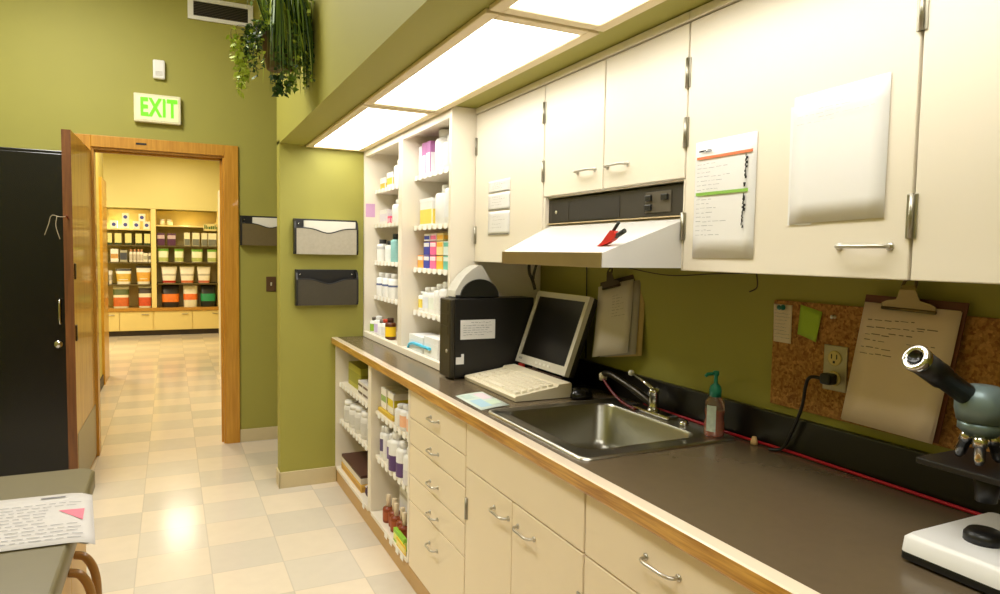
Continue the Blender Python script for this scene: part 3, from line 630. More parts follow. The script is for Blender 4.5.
# rounded grey machine on the tower
t = thing('label_printer', 'rounded grey and black label printer on top of the computer tower', 'printer', (1.17, 2.66, 1.253))
bm = B()
px0, px1, py0, py1, pz = 1.066, 1.272, 2.618, 2.724, 1.2535
shp = [(1.066, 0.004), (1.071, 0.030), (1.090, 0.062), (1.115, 0.095), (1.148, 0.122), (1.176, 0.137), (1.190, 0.136), (1.203, 0.118), (1.225, 0.082), (1.252, 0.046), (1.272, 0.020), (1.272, 0.004)]
prism(bm, [(a, py0 + 0.012, pz + b) for a, b in shp], (0, py1 - py0 - 0.012, 0)); obj('shell', bm, M((196, 192, 182), 0.4), t)
bm = B(); poly = [(1.178 + 0.088 * math.cos(math.pi * k / 16), py0, pz + 0.003 + 0.076 * math.sin(math.pi * k / 16)) for k in range(17)]
prism(bm, poly, (0, 0.016, 0)); obj('front_cover', bm, M((34, 34, 30), 0.25), t)
bm = B(); box(bm, px0 + 0.004, px1 - 0.004, py0 + 0.004, py1 - 0.004, pz, pz + 0.012, 0.003); obj('base', bm, BLACK, t)
# monitor
t = thing('monitor', 'silver framed flat monitor with dark screen tilted back behind the keyboard', 'monitor', (1.42, 2.41, CT))
BLc, BRc, TLc, TRc = V((1.341, 2.600, 0.980)), V((1.341, 2.190, 0.980)), V((1.442, 2.580, 1.282)), V((1.442, 2.176, 1.282))
TLc, TRc = BLc + V((0.100, -0.012, 0.303)), BRc + V((0.100, -0.012, 0.303))
mu, mv = (BRc - BLc), (TLc - BLc); mn_ = mu.cross(mv).normalized()
if mn_.x > 0: mn_ = -mn_
def mp(u, v, d=0.0): return BLc + mu * u + mv * v + mn_ * d
bm = B(); fu, fv, fb = 0.055, 0.07, 0.11
for (u0, u1, v0, v1) in ((0, 1, 0, fb), (0, 1, 1 - fv, 1), (0, fu, fb, 1 - fv), (1 - fu, 1, fb, 1 - fv)):
    hexa(bm, [mp(u0, v0, -0.02), mp(u1, v0, -0.02), mp(u1, v1, -0.02), mp(u0, v1, -0.02), mp(u0, v0, 0), mp(u1, v0, 0), mp(u1, v1, 0), mp(u0, v1, 0)])
obj('bezel', bm, M((206, 200, 186), 0.35, var=0.02), t)
bm = B(); hexa(bm, [mp(fu, fb, -0.019), mp(1 - fu, fb, -0.019), mp(1 - fu, 1 - fv, -0.019), mp(fu, 1 - fv, -0.019), mp(fu, fb, -0.005), mp(1 - fu, fb, -0.005), mp(1 - fu, 1 - fv, -0.005), mp(fu, 1 - fv, -0.005)]); obj('screen', bm, M((20, 16, 13), 0.28, var=0.15, vs=6), t)
bm = B(); hexa(bm, [mp(0.01, 0.01, -0.045), mp(0.99, 0.01, -0.045), mp(0.99, 0.99, -0.045), mp(0.01, 0.99, -0.045), mp(0, 0, -0.0205), mp(1, 0, -0.0205), mp(1, 1, -0.0205), mp(0, 1, -0.0205)])
hexa(bm, [mp(0.2, 0.15, -0.085), mp(0.8, 0.15, -0.085), mp(0.8, 0.75, -0.075), mp(0.2, 0.75, -0.075), mp(0.1, 0.06, -0.045), mp(0.9, 0.06, -0.045), mp(0.9, 0.9, -0.045), mp(0.1, 0.9, -0.045)])  # added rear bulge, its dark bulk stands in for shade on the wall
obj('back_cover', bm, M((34, 31, 27), 0.5), t)
bm = B(); 
hexa(bm, [(1.385, 2.44, CT + 0.012), (1.425, 2.44, CT + 0.012), (1.425, 2.34, CT + 0.012), (1.385, 2.34, CT + 0.012), mp(0.40, 0.02, -0.048), V(mp(0.40, 0.02, -0.048)) + V((0.03, 0, 0)), V(mp(0.64, 0.02, -0.048)) + V((0.03, 0, 0)), mp(0.64, 0.02, -0.048)])
obj('stand', bm, BLACK, t)
bm = B(); box(bm, 1.36, 1.50, 2.27, 2.51, CT + 0.001, CT + 0.013, 0.005); obj('base', bm, BLACK, t)
bm = B(); b0 = mp(0.06, 0.045, 0.001); b1 = mp(0.13, 0.045, 0.001); b2 = mp(0.13, 0.075, 0.001); b3 = mp(0.06, 0.075, 0.001); face(bm, [b0, b1, b2, b3]); obj('badge', bm, M((150, 146, 140), 0.4), t)
for k in range(4):
    bm = B(); u = 0.42 + k * 0.08; hexa(bm, [mp(u, 0.04, 0), mp(u + 0.04, 0.04, 0), mp(u + 0.04, 0.07, 0), mp(u, 0.07, 0), mp(u, 0.04, 0.003), mp(u + 0.04, 0.04, 0.003), mp(u + 0.04, 0.07, 0.003), mp(u, 0.07, 0.003)]); obj('button', bm, M((226, 222, 212), 0.4), t)
# keyboard
t = thing('keyboard', 'thick beige computer keyboard lying on the counter beside the sink', 'keyboard', (1.225, 2.36, CT))
kx0, kx1, ky0, ky1 = 1.106, 1.340, 2.135, 2.598
bm = B(); prism(bm, [(kx0, ky0, CT + 0.002), (kx0 - 0.004, ky0, CT + 0.016), (kx0 + 0.002, ky0, CT + 0.021), (kx1 - 0.060, ky0, CT + 0.044), (kx1 - 0.055, ky0, CT + 0.052), (kx1 - 0.004, ky0, CT + 0.056), (kx1, ky0, CT + 0.050), (kx1, ky0, CT + 0.002)], (0, ky1 - ky0, 0))
obj('case', bm, M((226, 214, 186), 0.45, var=0.02), t)
kp = V((kx0 + 0.002, 0, CT + 0.021)); ks = (V((kx1 - 0.060, 0, CT + 0.044)) - kp); kl = ks.length; ks.normalize(); kn = V((-ks.z, 0, ks.x))
def key(u, y, w, h=0.0165):
    a = kp + ks * u; bm = B(); e = 0.0025
    c = []
    for off, hh_ in ((0.0, 0.0005), (e, 0.0085)):
        for (du, dy) in ((off, off), (h - off, off), (h - off, w - off), (off, w - off)):
            p = a + ks * du + kn * hh_; c.append((p.x, y + dy, p.z))
    hexa(bm, c); return bm
rows = 6; m_key = M((236, 226, 202), 0.5, var=0.02)
for r in range(rows):
    u = 0.008 + r * 0.0275
    if r == 0:
        spec = [(0.018, 0.03), (0.055, 0.022), (0.082, 0.022), (0.108, 0.022), (0.134, 0.12), (0.258, 0.022), (0.285, 0.03), (0.335, 0.02), (0.358, 0.02), (0.381, 0.02)]
    else:
        spec = [(0.016 + k * 0.0215, 0.0195) for k in range(14)] + [(0.335 + k * 0.0225, 0.020) for k in range(3)]
    for (dy, w) in spec:
        if len([o for o in t.children]) < 99: obj('key', key(u, ky0 + 0.004 + dy, w, 0.0225), m_key, t)
# leaflet
t = thing('leaflet', 'pale blue and green leaflet lying flat in front of the keyboard', 'leaflet', (1.0, 2.2, CT))
P4 = [(0.945, 2.315), (1.085, 2.360), (1.072, 2.105), (0.940, 2.062)]
O = V((0.940, 2.066, CT + 0.0015)); U = V((0.005, 0.245, 0)); W = V((0.125, 0.035, 0))
bm = B(); sheet(bm, O, W, U, 4, 4, lambda u, v: 0.002 * math.sin(u * 3)); obj('sheet', bm, M((206, 218, 208), 0.6, var=0.12, vs=25), t)
for (a, b, c_, d, col) in ((0.1, 0.5, 0.1, 0.55, (168, 200, 214)), (0.5, 0.9, 0.15, 0.4, (196, 212, 186)), (0.55, 0.9, 0.5, 0.9, (224, 208, 214)), (0.1, 0.42, 0.65, 0.92, (186, 206, 196))):
    bm = B(); q = lambda u, v: O + W * u + U * v + V((0, 0, 0.0028)); face(bm, [q(a, c_), q(b, c_), q(b, d), q(a, d)]); obj('picture', bm, M(col, 0.6), t)
# mouse
t = thing('mouse', 'black computer mouse between the keyboard and the sink', 'mouse', (1.36, 2.10, CT))
bm = B(); bmesh.ops.create_uvsphere(bm, u_segments=20, v_segments=12, radius=1)
for v in bm.verts:
    z = max(v.co.z, -0.25); v.co = V((1.365 + v.co.x * 0.046, 2.105 + v.co.y * 0.030, CT + 0.0105 + (z + 0.0) * 0.030))
for f in bm.faces: f.smooth = True
obj('body', bm, BLACKG, t)
bm = B(); lathe(bm, [(0.006, -0.003), (0.006, 0.003)], (1.335, 2.105, CT + 0.036), 10, mat=Matrix.Rotation(math.pi / 2, 3, 'X')); obj('scroll_wheel', bm, M((90, 88, 84), 0.4), t)
bm = B(); box(bm, 1.343, 1.356, 2.535, 2.575, CT + 0.001, CT + 0.064, 0.003); tag(obj('red_box', bm, RED), 'small red box standing between the keyboard and the monitor', 'box')
bm = B(); box(bm, 1.343, 1.355, 2.22, 2.50, CT + 0.001, CT + 0.058, 0.002)
for k in range(6): box(bm, 1.3415, 1.343, 2.24 + k * 0.042, 2.265 + k * 0.042, CT + 0.025, CT + 0.050)
tag(obj('card_tray', bm, M((74, 52, 36), 0.6, var=0.3, vs=40)), 'low dark brown tray behind the keyboard under the monitor', 'tray')

# ------------------------------------------------------------------ wall items behind the counter
XC = XW - 0.012
bm = B(); box(bm, XC, XW - 0.001, 0.55, 1.377, 1.032, 1.325, 0.002); tag(obj('cork_board', bm, cork()), 'brown cork board strip on the wall above the backsplash', 'cork board')
t = thing('power_outlet', 'steel plated wall outlet with a black plug on the cork board', 'outlet', (XC, 1.17, 1.107))
bm = B(); box(bm, XC - 0.006, XC - 0.0005, 1.136, 1.204, 1.106, 1.222, 0.002); obj('plate', bm, M((176, 166, 148), 0.35, 0.6), t)
for z in (1.190, 1.138):
    bm = B(); lathe(bm, [(0.019, 0), (0.019, 0.003), (0.017, 0.004), (0, 0.004)], (XC - 0.006, 1.17, z), 18, mat=Matrix.Rotation(-math.pi / 2, 3, 'Y')); so = obj('socket', bm, M((206, 186, 120), 0.4), t)
    bm = B(); box(bm, XC - 0.0105, XC - 0.010, 1.161, 1.164, z - 0.002, z + 0.010); box(bm, XC - 0.0105, XC - 0.010, 1.176, 1.179, z - 0.002, z + 0.010); box(bm, XC - 0.0105, XC - 0.010, 1.167, 1.173, z - 0.013, z - 0.007); obj('slot', bm, BLACK, so)
t = thing('black_cable', 'black power cord plugged into the outlet and drooping to the counter', 'cord', (XC - 0.02, 1.2, CT))
bm = B(); box(bm, XC - 0.042, XC - 0.0107, 1.155, 1.187, 1.124, 1.152, 0.006); obj('plug', bm, BLACK, t)
bm = B(); tube(bm, spline([(XC - 0.036, 1.185, 1.138), (XC - 0.040, 1.215, 1.135), (XC - 0.034, 1.232, 1.105), (XC - 0.028, 1.245, 1.05), (XC - 0.024, 1.275, 0.98), (XC - 0.03, 1.30, 0.925), (XC - 0.05, 1.33, CT + 0.006)], 6), 0.0045, 8); obj('cable', bm, BLACK, t)
t = thing('note', 'narrow white list pinned to the cork board with a teal pin', 'note', (XC, 1.35, 1.21))
O, U, W = (XC - 0.001, 1.372, 1.209), (0, -0.063, 0), (0, 0.004, 0.105)
bm = B(); sheet(bm, O, U, W, 5, 5, lambda u, v: 0.004 * (1 - v) * u + 0.0006); obj('sheet', bm, M((226, 210, 190), 0.8), t)
bm = B(); scrib(bm, V(O) + V((-0.004, 0, 0)), U, W, [(0.12, 0.85 - k * 0.09) for k in range(9)], 0.0012, 31, 0.5, 0.8); obj('writing', bm, GREYINK, t)
bm = B(); lathe(bm, [(0.008, 0), (0.007, 0.003), (0.004, 0.006), (0.004, 0.012), (0.007, 0.016), (0.006, 0.018), (0, 0.018)], (XC - 0.002, 1.343, 1.306), 12, mat=Matrix.Rotation(-math.pi / 2, 3, 'Y')); tag(obj('push_pin', bm, M((20, 110, 110), 0.35)), 'teal push pin holding the narrow white list on the cork board', 'pin', 'push pins in the cork board')
bm = B(); lathe(bm, [(0.005, 0), (0.003, 0.004), (0.003, 0.009), (0.005, 0.012), (0, 0.013)], (XC - 0.0005, 1.181, 1.294), 12, mat=Matrix.Rotation(-math.pi / 2, 3, 'Y')); tag(obj('push_pin', bm, WHITE), 'white push pin alone in the cork board above the outlet', 'pin', 'push pins in the cork board')
bm = B(); O, U, W = V((XC - 0.001, 1.292, 1.238)), V((0, -0.068, -0.014)), V((0, -0.006, 0.080)); sheet(bm, O, U, W, 5, 5, lambda u, v: 0.012 * (1 - v) * u * u + 0.0006); tag(obj('sticky_note', bm, M((164, 196, 52), 0.7)), 'lime green sticky note on the cork board', 'note')

def metal_clip(parent, c, u, v, n, w=0.11, m=BRASS):
    """clipboard clip: c centre of the jaw, u along the edge, v up, n towards the viewer"""
    c, u, v, n = V(c), V(u).normalized(), V(v).normalized(), V(n).normalized()
    bm = B()
    P = [(-0.5, 0.000), (-0.5, 0.012), (-0.40, 0.018), (-0.22, 0.022), (-0.15, 0.045), (-0.12, 0.056), (0.12, 0.056), (0.15, 0.045), (0.22, 0.022), (0.40, 0.018), (0.5, 0.012), (0.5, 0.0)]
    prism(bm, [c + u * (a * w) + v * b + n * (0.004 + 0.016 * min(1, b / 0.05)) for a, b in P], n * 0.0025)
    tube(bm, [c - u * w * 0.5 + n * 0.006, c + u * w * 0.5 + n * 0.006], 0.004, 8)
    o = obj('clip', bm, m, parent)
    bm = B(); tube(bm, spline([c - u * w * 0.12 + v * 0.050 + n * 0.02, c - u * w * 0.10 + v * 0.066 + n * 0.016, c + v * 0.072 + n * 0.014, c + u * w * 0.10 + v * 0.066 + n * 0.016, c + u * w * 0.12 + v * 0.05 + n * 0.02], 4), 0.0035, 8); obj('clip_loop', bm, m, o)
    return o
t = thing('clipboard', 'clipboard with handwritten white sheets hung over the cork board near the microscope', 'clipboard', (1.49, 0.98, 1.04))
O = V((1.487, 1.118, 1.050)); U = V((0, -0.222, -0.004)); W = V((0.020, -0.034, 0.302))
uu, ww = U.normalized(), W.normalized(); nn = uu.cross(ww)
if nn.x > 0: nn = -nn
bm = B(); a = O - nn * 0.004 - U * 0.02; prism(bm, [a, a + U * 1.06, a + U * 1.06 + W * 1.02, a + W * 1.02], -nn * 0.003); obj('board', bm, M((96, 46, 22), 0.5, var=0.15, vs=50), t)
bm = B(); sgn = 1 if U.cross(W).x < 0 else -1
sheet(bm, O, U, W * 0.96, 6, 6, lambda u, v: sgn * (0.0015 + 0.008 * (1 - v) ** 2 * (0.4 + u)))
sheet(bm, O + U * 0.01 - W * 0.008, U, W * 0.96, 6, 6, lambda u, v: sgn * (0.0002 + 0.004 * (1 - v) ** 2))
obj('paper_stack', bm, M((226, 206, 184), 0.8, var=0.02), t)
bm = B(); scrib(bm, O + nn * 0.002, U, W * 0.96, [(0.08, 0.86), (0.38, 0.87), (0.08, 0.80), (0.36, 0.81), (0.08, 0.74), (0.34, 0.76), (0.62, 0.83), (0.55, 0.70), (0.08, 0.69), (0.06, 0.63), (0.06, 0.58)], 0.0018, 41, 0.14, 0.30); obj('writing', bm, M((120, 104, 96), 0.8), t)
metal_clip(t, O + U * 0.50 + W * 0.93, -uu, ww, nn, 0.125, M((120, 104, 66), 0.3, 0.95, var=0.15))

t = thing('clipboard', 'clipboard with a thick stack of papers hanging below the range hood', 'clipboard', (1.47, 2.05, 1.05))
O = V((1.452, 2.158, 1.052)); U = V((0.045, -0.160, 0.040)); W = V((0.030, 0.030, 0.272))
uu, ww = U.normalized(), W.normalized(); nn = uu.cross(ww); nn = -nn if nn.x > 0 else nn
bm = B(); prism(bm, [O - nn * 0.012, O - nn * 0.012 + U, O - nn * 0.012 + U + W * 1.05, O - nn * 0.012 + W * 1.05], -nn * 0.003); obj('board', bm, M((60, 40, 24), 0.5), t)
bm = B()
for k, (du, dw, al) in enumerate(((0.30, -0.02, -0.05), (0.18, -0.01, -0.03), (0.0, 0.0, -0.01))):
    sheet(bm, O + nn * (-0.009 + k * 0.003) + U * du + W * dw, U + W * al, W * 0.985, 5, 5, lambda u, v: (1 if U.cross(W).x < 0 else -1) * (0.0008 + (0.002 + k * 0.006) * (1 - v) ** 2), k)
obj('paper_stack', bm, [M((196, 170, 110), 0.8), M((170, 162, 150), 0.8), M((206, 196, 184), 0.8)], t)
bm = B(); scrib(bm, O + nn * 0.0005, U, W, [(0.45, 0.80 - k * 0.04) for k in range(10)], 0.0014, 51, 0.12, 0.35); obj('writing', bm, M((140, 130, 122), 0.8), t)
metal_clip(t, O + U * 0.42 + W * 0.93, -uu, ww, nn, 0.085, M((66, 54, 38), 0.4, 0.7))
bm = B(); tube(bm, spline([(1.40, 2.60, 1.404), (1.40, 2.595, 1.36), (1.405, 2.575, 1.33), (1.41, 2.56, 1.29)], 6), 0.007, 8); tube(bm, spline([(1.40, 2.53, 1.404), (1.40, 2.55, 1.37), (1.405, 2.57, 1.335)], 5), 0.006, 8)
tag(obj('strap', bm, M((52, 44, 22), 0.7)), 'dark strap hanging below the cabinet behind the monitor', 'strap')
bm = B(); tube(bm, spline([(1.527, 2.34, 1.41), (1.529, 2.34, 1.3), (1.528, 2.335, 1.2), (1.527, 2.33, 1.02)], 5), 0.0025, 6); tag(obj('wire', bm, BLACK), 'thin black wire running down the green wall behind the monitor', 'wire')
bm = B(); tube(bm, spline([(1.45, 1.95, 1.398), (1.46, 1.75, 1.380), (1.47, 1.55, 1.392), (1.478, 1.40, 1.398)], 6), 0.002, 6); tube(bm, spline([(1.478, 1.40, 1.398), (1.482, 1.40, 1.36), (1.48, 1.425, 1.345)], 5), 0.002, 6)
tag(obj('loose_wire', bm, M((60, 46, 20), 0.6)), 'thin wire sagging along the bottom of the wall cabinets', 'wire')

# ------------------------------------------------------------------ microscope at the right
t = thing('microscope', 'white and black microscope on the counter at the right edge', 'microscope', (1.26, 0.65, CT))
MW = M((232, 230, 226), 0.35, var=0.02)
bm = B(); box(bm, 1.158, 1.42, 0.575, 0.742, CT + 0.004, CT + 0.020, 0.004); obj('base_foot', bm, BLACK, t)
bm = B()
loft(bm, [rrect(1.156, 1.422, 0.573, 0.744, 0.012, CT + 0.020), rrect(1.158, 1.420, 0.575, 0.742, 0.012, CT + 0.044), rrect(1.166, 1.414, 0.583, 0.734, 0.012, CT + 0.052)]); obj('base', bm, MW, t)
bm = B(); lathe(bm, [(0.030, 0), (0.030, 0.012), (0.024, 0.02), (0, 0.02)], (1.25, 0.658, CT + 0.052), 20); obj('illuminator', bm, BLACK, t)
bm = B(); prism(bm, [(1.415, 0.63, CT + 0.05), (1.37, 0.63, CT + 0.05), (1.365, 0.63, 1.08), (1.34, 0.63, 1.155), (1.262, 0.63, 1.180), (1.262, 0.63, 1.215), (1.36, 0.63, 1.21), (1.41, 0.63, 1.16)], (0, 0.055, 0)); obj('arm', bm, MW, t)
bm = B(); box(bm, 1.185, 1.345, 0.57, 0.742, 1.083, 1.094, 0.002); obj('stage', bm, BLACK, t)
bm = B(); lathe(bm, [(0.016, -0.03), (0.020, 0), (0.020, 0.012)], (1.25, 0.658, 1.062), 16); obj('condenser', bm, BLACK, t)
bm = B(); lathe(bm, [(0.022, -0.012), (0.034, 0), (0.034, 0.014)], (1.232, 0.664, 1.158), 20); n0 = obj('nosepiece', bm, M((110, 128, 128), 0.35, 0.5), t)
for k in range(3):
    a = math.radians(90 + 120 * k); d = V((math.cos(a) * 0.35, math.sin(a) * 0.35, -1)).normalized(); s = V((1.232 + math.cos(a) * 0.017, 0.664 + math.sin(a) * 0.017, 1.15)); bm = B()
    tube(bm, [s, s + d * 0.02, s + d * 0.0201, s + d * 0.042, s + d * 0.05], [0.011, 0.011, 0.009, 0.009, 0.005], 12); obj('objective', bm, CHROME, n0)
bm = B(); lathe(bm, [(0.036, 0), (0.040, 0.02), (0.040, 0.045), (0.022, 0.06), (0, 0.06)], (1.232, 0.664, 1.172), 20); obj('head', bm, M((116, 134, 134), 0.35, 0.3), t)
for dy, nm in ((0.0, 0),):
    s = V((1.235, 0.672 + dy, 1.200)); e = V((1.088, 0.690 + dy, 1.283)); d = (e - s).normalized()
    bm = B(); tube(bm, [s, s + d * 0.10, s + d * 0.101, e - d * 0.012], [0.018, 0.018, 0.021, 0.021], 18); et = obj('eyepiece_tube', bm, BLACK, t)
    bm = B(); R = d.to_track_quat('Z', 'Y').to_matrix(); lathe(bm, [(0.021, -0.012), (0.0225, -0.010), (0.0225, 0.002), (0.020, 0.004), (0.013, 0.003), (0.012, -0.004), (0, -0.004)], e, 20, mat=R)
    for f in bm.faces:
        if (f.calc_center_median() - e).length < 0.0135: f.material_index = 1
    obj('eyepiece', bm, [CHROME, BLACKG], et)
for sy in (0.625, 0.690):
    bm = B(); lathe(bm, [(0.022, 0), (0.022, 0.016), (0.014, 0.018), (0.014, 0.03), (0, 0.03)], (1.39, sy + (0.0 if sy > 0.65 else 0.005), 1.02), 18, mat=Matrix.Rotation(-math.pi / 2 if sy > 0.65 else math.pi / 2, 3, 'X')); obj('focus_knob', bm, BLACK, t)

# ------------------------------------------------------------------ hanging plant
t = thing('hanging_plant', 'leafy green trailing plant hanging in a brown pot beside the soffit', 'plant', (0.44, 3.2, 2.25))
pc = V((0.445, 3.2, 2.235))
bm = B(); lathe(bm, [(0.050, 0), (0.055, 0.004), (0.078, 0.13), (0.084, 0.132), (0.084, 0.150), (0.074, 0.150), (0.070, 0.120), (0, 0.118)], pc, 20); obj('pot', bm, M((96, 72, 40), 0.6), t)
bm = B()
for k in range(3):
    a = 2 * math.pi * k / 3 + 0.4; tube(bm, [pc + V((0.082 * math.cos(a), 0.082 * math.sin(a), 0.145)), pc + V((0, 0, 0.55))], 0.0018, 6)
tube(bm, [pc + V((0, 0, 0.55)), V((pc.x, pc.y, ZCEIL - 0.001))], 0.003, 6); obj('hanger', bm, M((70, 66, 50), 0.5), t)
rnd = random.Random(12)
bm = B()
def leaf_strip(bm, pts, w, mi):
    pts = spline(pts, 3); n = len(pts); prev = None
    side = V((rnd.uniform(-1, 1), rnd.uniform(-1, 1), 0)).normalized()
    for i, p in enumerate(pts):
        s = i / (n - 1); ww = w * (0.5 + 1.6 * s) if s < 0.3 else w * max(0.03, 1 - ((s - 0.3) / 0.7) ** 2)
        a, b = bm.verts.new(p - side * ww), bm.verts.new(p + side * ww)
        if prev: f = bm.faces.new([prev[0], prev[1], b, a]); f.material_index = mi; f.smooth = True
        prev = (a, b)
def small_leaf(bm, p, size, mi):
    d = V((rnd.uniform(-1, 1), rnd.uniform(-1, 1), rnd.uniform(-1.0, 0.4))).normalized(); s = d.cross(V((rnd.uniform(-1, 1), rnd.uniform(-1, 1), rnd.uniform(-1, 1)))).normalized()
    pts = [p, p + d * size * 0.4 + s * size * 0.34, p + d * size, p + d * size * 0.4 - s * size * 0.34]
    f = bm.faces.new([bm.verts.new(q) for q in pts]); f.material_index = mi
XM = XS - 0.012
def cl(p): return V((min(p.x, XM), p.y, p.z))
for k in range(380):      # arching strap leaves
    a = rnd.uniform(-2.1, 1.8); r = rnd.uniform(0.02, 0.07); L = rnd.uniform(0.05, 0.15); dn = rnd.uniform(-0.06, 0.22)
    b = pc + V((r * math.cos(a), r * math.sin(a), 0.13)); o = V((math.cos(a), math.sin(a), 0))
    leaf_strip(bm, [cl(b), cl(b + o * L * 0.4 + V((0, 0, rnd.uniform(0.06, 0.22)))), cl(b + o * L * 0.8 + V((0, 0, rnd.uniform(-0.02, 0.14)))), cl(b + o * L * rnd.uniform(0.85, 1.05) + V((0, 0, -dn)))], rnd.uniform(0.0028, 0.0062), rnd.choice((0, 0, 1, 1, 2)))
for k in range(60):      # upright tuft above the pot, filling the top
    a = rnd.uniform(0, 2 * math.pi); b = pc + V((rnd.uniform(-.05, .05), rnd.uniform(-.05, .05), 0.14)); o = V((math.cos(a), math.sin(a), 0))
    leaf_strip(bm, [b, cl(b + o * 0.05 + V((0, 0, 0.15))), cl(b + o * 0.12 + V((0, 0, rnd.uniform(0.2, 0.34)))), cl(b + o * 0.15 + V((0, 0, rnd.uniform(0.05, 0.30))))], 0.005, rnd.choice((0, 0, 1, 2)))
for k in range(34):      # trailing vines with small leaves
    a = rnd.uniform(0, 2 * math.pi); o = V((math.cos(a), math.sin(a), 0)); b = pc + o * 0.075 + V((0, 0, 0.15)); dz = rnd.uniform(0.02, 0.22); R = rnd.uniform(0.02, 0.085)
    pts = spline([cl(b), cl(b + o * R * 0.7 + V((0, 0, 0.02))), cl(b + o * R + V((0, 0, -dz * 0.5))), cl(b + o * R * 1.05 + V((rnd.uniform(-.02, .02), 0, -dz)))], 6)
    tube(bm, pts, 0.0013, 4, 3)
    for p in pts[2:]:
        for j in range(3): small_leaf(bm, cl(p + V((rnd.uniform(-.012, .012), rnd.uniform(-.012, .012), rnd.uniform(-.01, .01)))), rnd.uniform(0.014, 0.026), rnd.choice((0, 0, 1, 2)))
for k in range(420):      # small leaves scattered through the crown
    p = pc + V((rnd.gauss(0.02, 0.055), rnd.gauss(-0.02, 0.06), rnd.uniform(0.0, 0.36)))
    small_leaf(bm, cl(p), rnd.uniform(0.014, 0.028), rnd.choice((0, 1, 1, 2, 2)))
for (dx, dy, dz, mi_) in ((-0.165, 0.0, -0.055, 2), (-0.15, -0.02, -0.03, 2), (-0.155, 0.04, -0.09, 2), (0.0, -0.09, -0.105, 0), (0.03, -0.09, -0.09, 1), (-0.02, -0.085, -0.11, 0)):   # longer runners
    b = pc + V((dx * 0.5, dy, 0.15)); e = pc + V((dx, dy, dz)); pts = spline([b, (b + e) / 2 + V((dx * 0.45, 0, 0.10)), e + V((0, 0, 0.06)), e], 7); tube(bm, pts, 0.0013, 4, 3)
    for p in pts[9:]:
        for j in range(5): small_leaf(bm, p + V((rnd.uniform(-.02, .02), rnd.uniform(-.02, .02), rnd.uniform(-.015, .015))), rnd.uniform(0.02, 0.035), mi_)
obj('foliage', bm, [M((46, 76, 26), 0.5, var=0.3), M((98, 128, 40), 0.5, var=0.2), M((172, 190, 62), 0.5, var=0.2), M((80, 70, 34), 0.6)], t)

# ------------------------------------------------------------------ near left counter
t = thing('side_cabinet', 'low side cabinet with an olive top and curved wooden pulls, bottom left', 'cabinet', (-0.5, 0.7, 0))
LT = M((108, 97, 64), 0.4, var=0.05)
bm = B(); loft(bm, [rrect(-0.95, -0.172, -0.9, 1.870, 0.03, 0.862), rrect(-0.95, -0.168, -0.9, 1.874, 0.03, 0.870), rrect(-0.95, -0.168, -0.9, 1.874, 0.03, 0.905), rrect(-0.948, -0.174, -0.898, 1.868, 0.03, 0.911)]); obj('top', bm, LT, t)
bm = B(); box(bm, -0.93, -0.205, -0.88, 1.84, 0.08, 0.861); obj('body', bm, M((200, 160, 96), 0.5), t)
bm = B(); box(bm, -0.93, -0.23, -0.86, 1.82, 0, 0.08); obj('plinth', bm, BLACK, t)
for y0, y1 in ((1.578, 1.835), (1.312, 1.572)):
    bm = B(); box(bm, -0.204, -0.188, y0, y1, 0.10, 0.855, 0.002); d = obj('door', bm, M((210, 172, 110), 0.45), t)
    yh = y0 + 0.040 if y0 > 1.5 else y1 - 0.040
    bm = B(); tube(bm, spline([(-0.188, yh, 0.800), (-0.166, yh, 0.790), (-0.150, yh, 0.750), (-0.148, yh, 0.68), (-0.160, yh, 0.62), (-0.188, yh, 0.59)], 6), 0.0085, 10); obj('handle', bm, M((150, 104, 44), 0.35, coat=0.4), d)
t = thing('loose_papers', 'white printed papers with a pink triangle lying over the side cabinet edge', 'papers', (-0.25, 1.54, 0.912))
O = V((-0.40, 1.400, 0.9130)); U = V((0.272, -0.012, 0)); W = V((-0.030, 0.285, 0))
droop = lambda u, v: -0.030 * max(0, (u - 0.86) / 0.14) ** 2 * 0.3
bm = B(); sheet(bm, O + V((-0.012, 0.010, -0.0010)), U, W * 0.985, 14, 6, lambda u, v: droop(u, v)); sheet(bm, O + V((0, 0, 0.0006)), U, W, 14, 6, lambda u, v: droop(u, v) + 0.0006); obj('sheet', bm, M((206, 201, 198), 0.8, var=0.01), t)
q = lambda u, v: O + U * u + W * v + V((0, 0, droop(u, v) + 0.0030))
bm = B(); face(bm, [q(0.78, 0.62), q(0.93, 0.40), q(0.945, 0.64)]); obj('pink_triangle', bm, M((226, 120, 140), 0.7), t)
bm = B(); rnd = random.Random(3)
for k in range(12):
    v = 0.08 + k * 0.063
    if 0.35 < v < 0.7: u0, u1 = 0.1, 0.7
    else: u0, u1 = 0.15, 0.9
    u = u0
    while u < u1: w = rnd.uniform(0.03, 0.08); face(bm, [q(u, v), q(u + w, v), q(u + w, v + 0.008), q(u, v + 0.008)]); u += w + 0.02
obj('writing', bm, M((128, 128, 134), 0.8), t)
bm = B(); face(bm, [q(0.66, 0.905), q(0.82, 0.905), q(0.82, 0.925), q(0.66, 0.925)]); obj('heading', bm, M((110, 110, 116), 0.8), t)

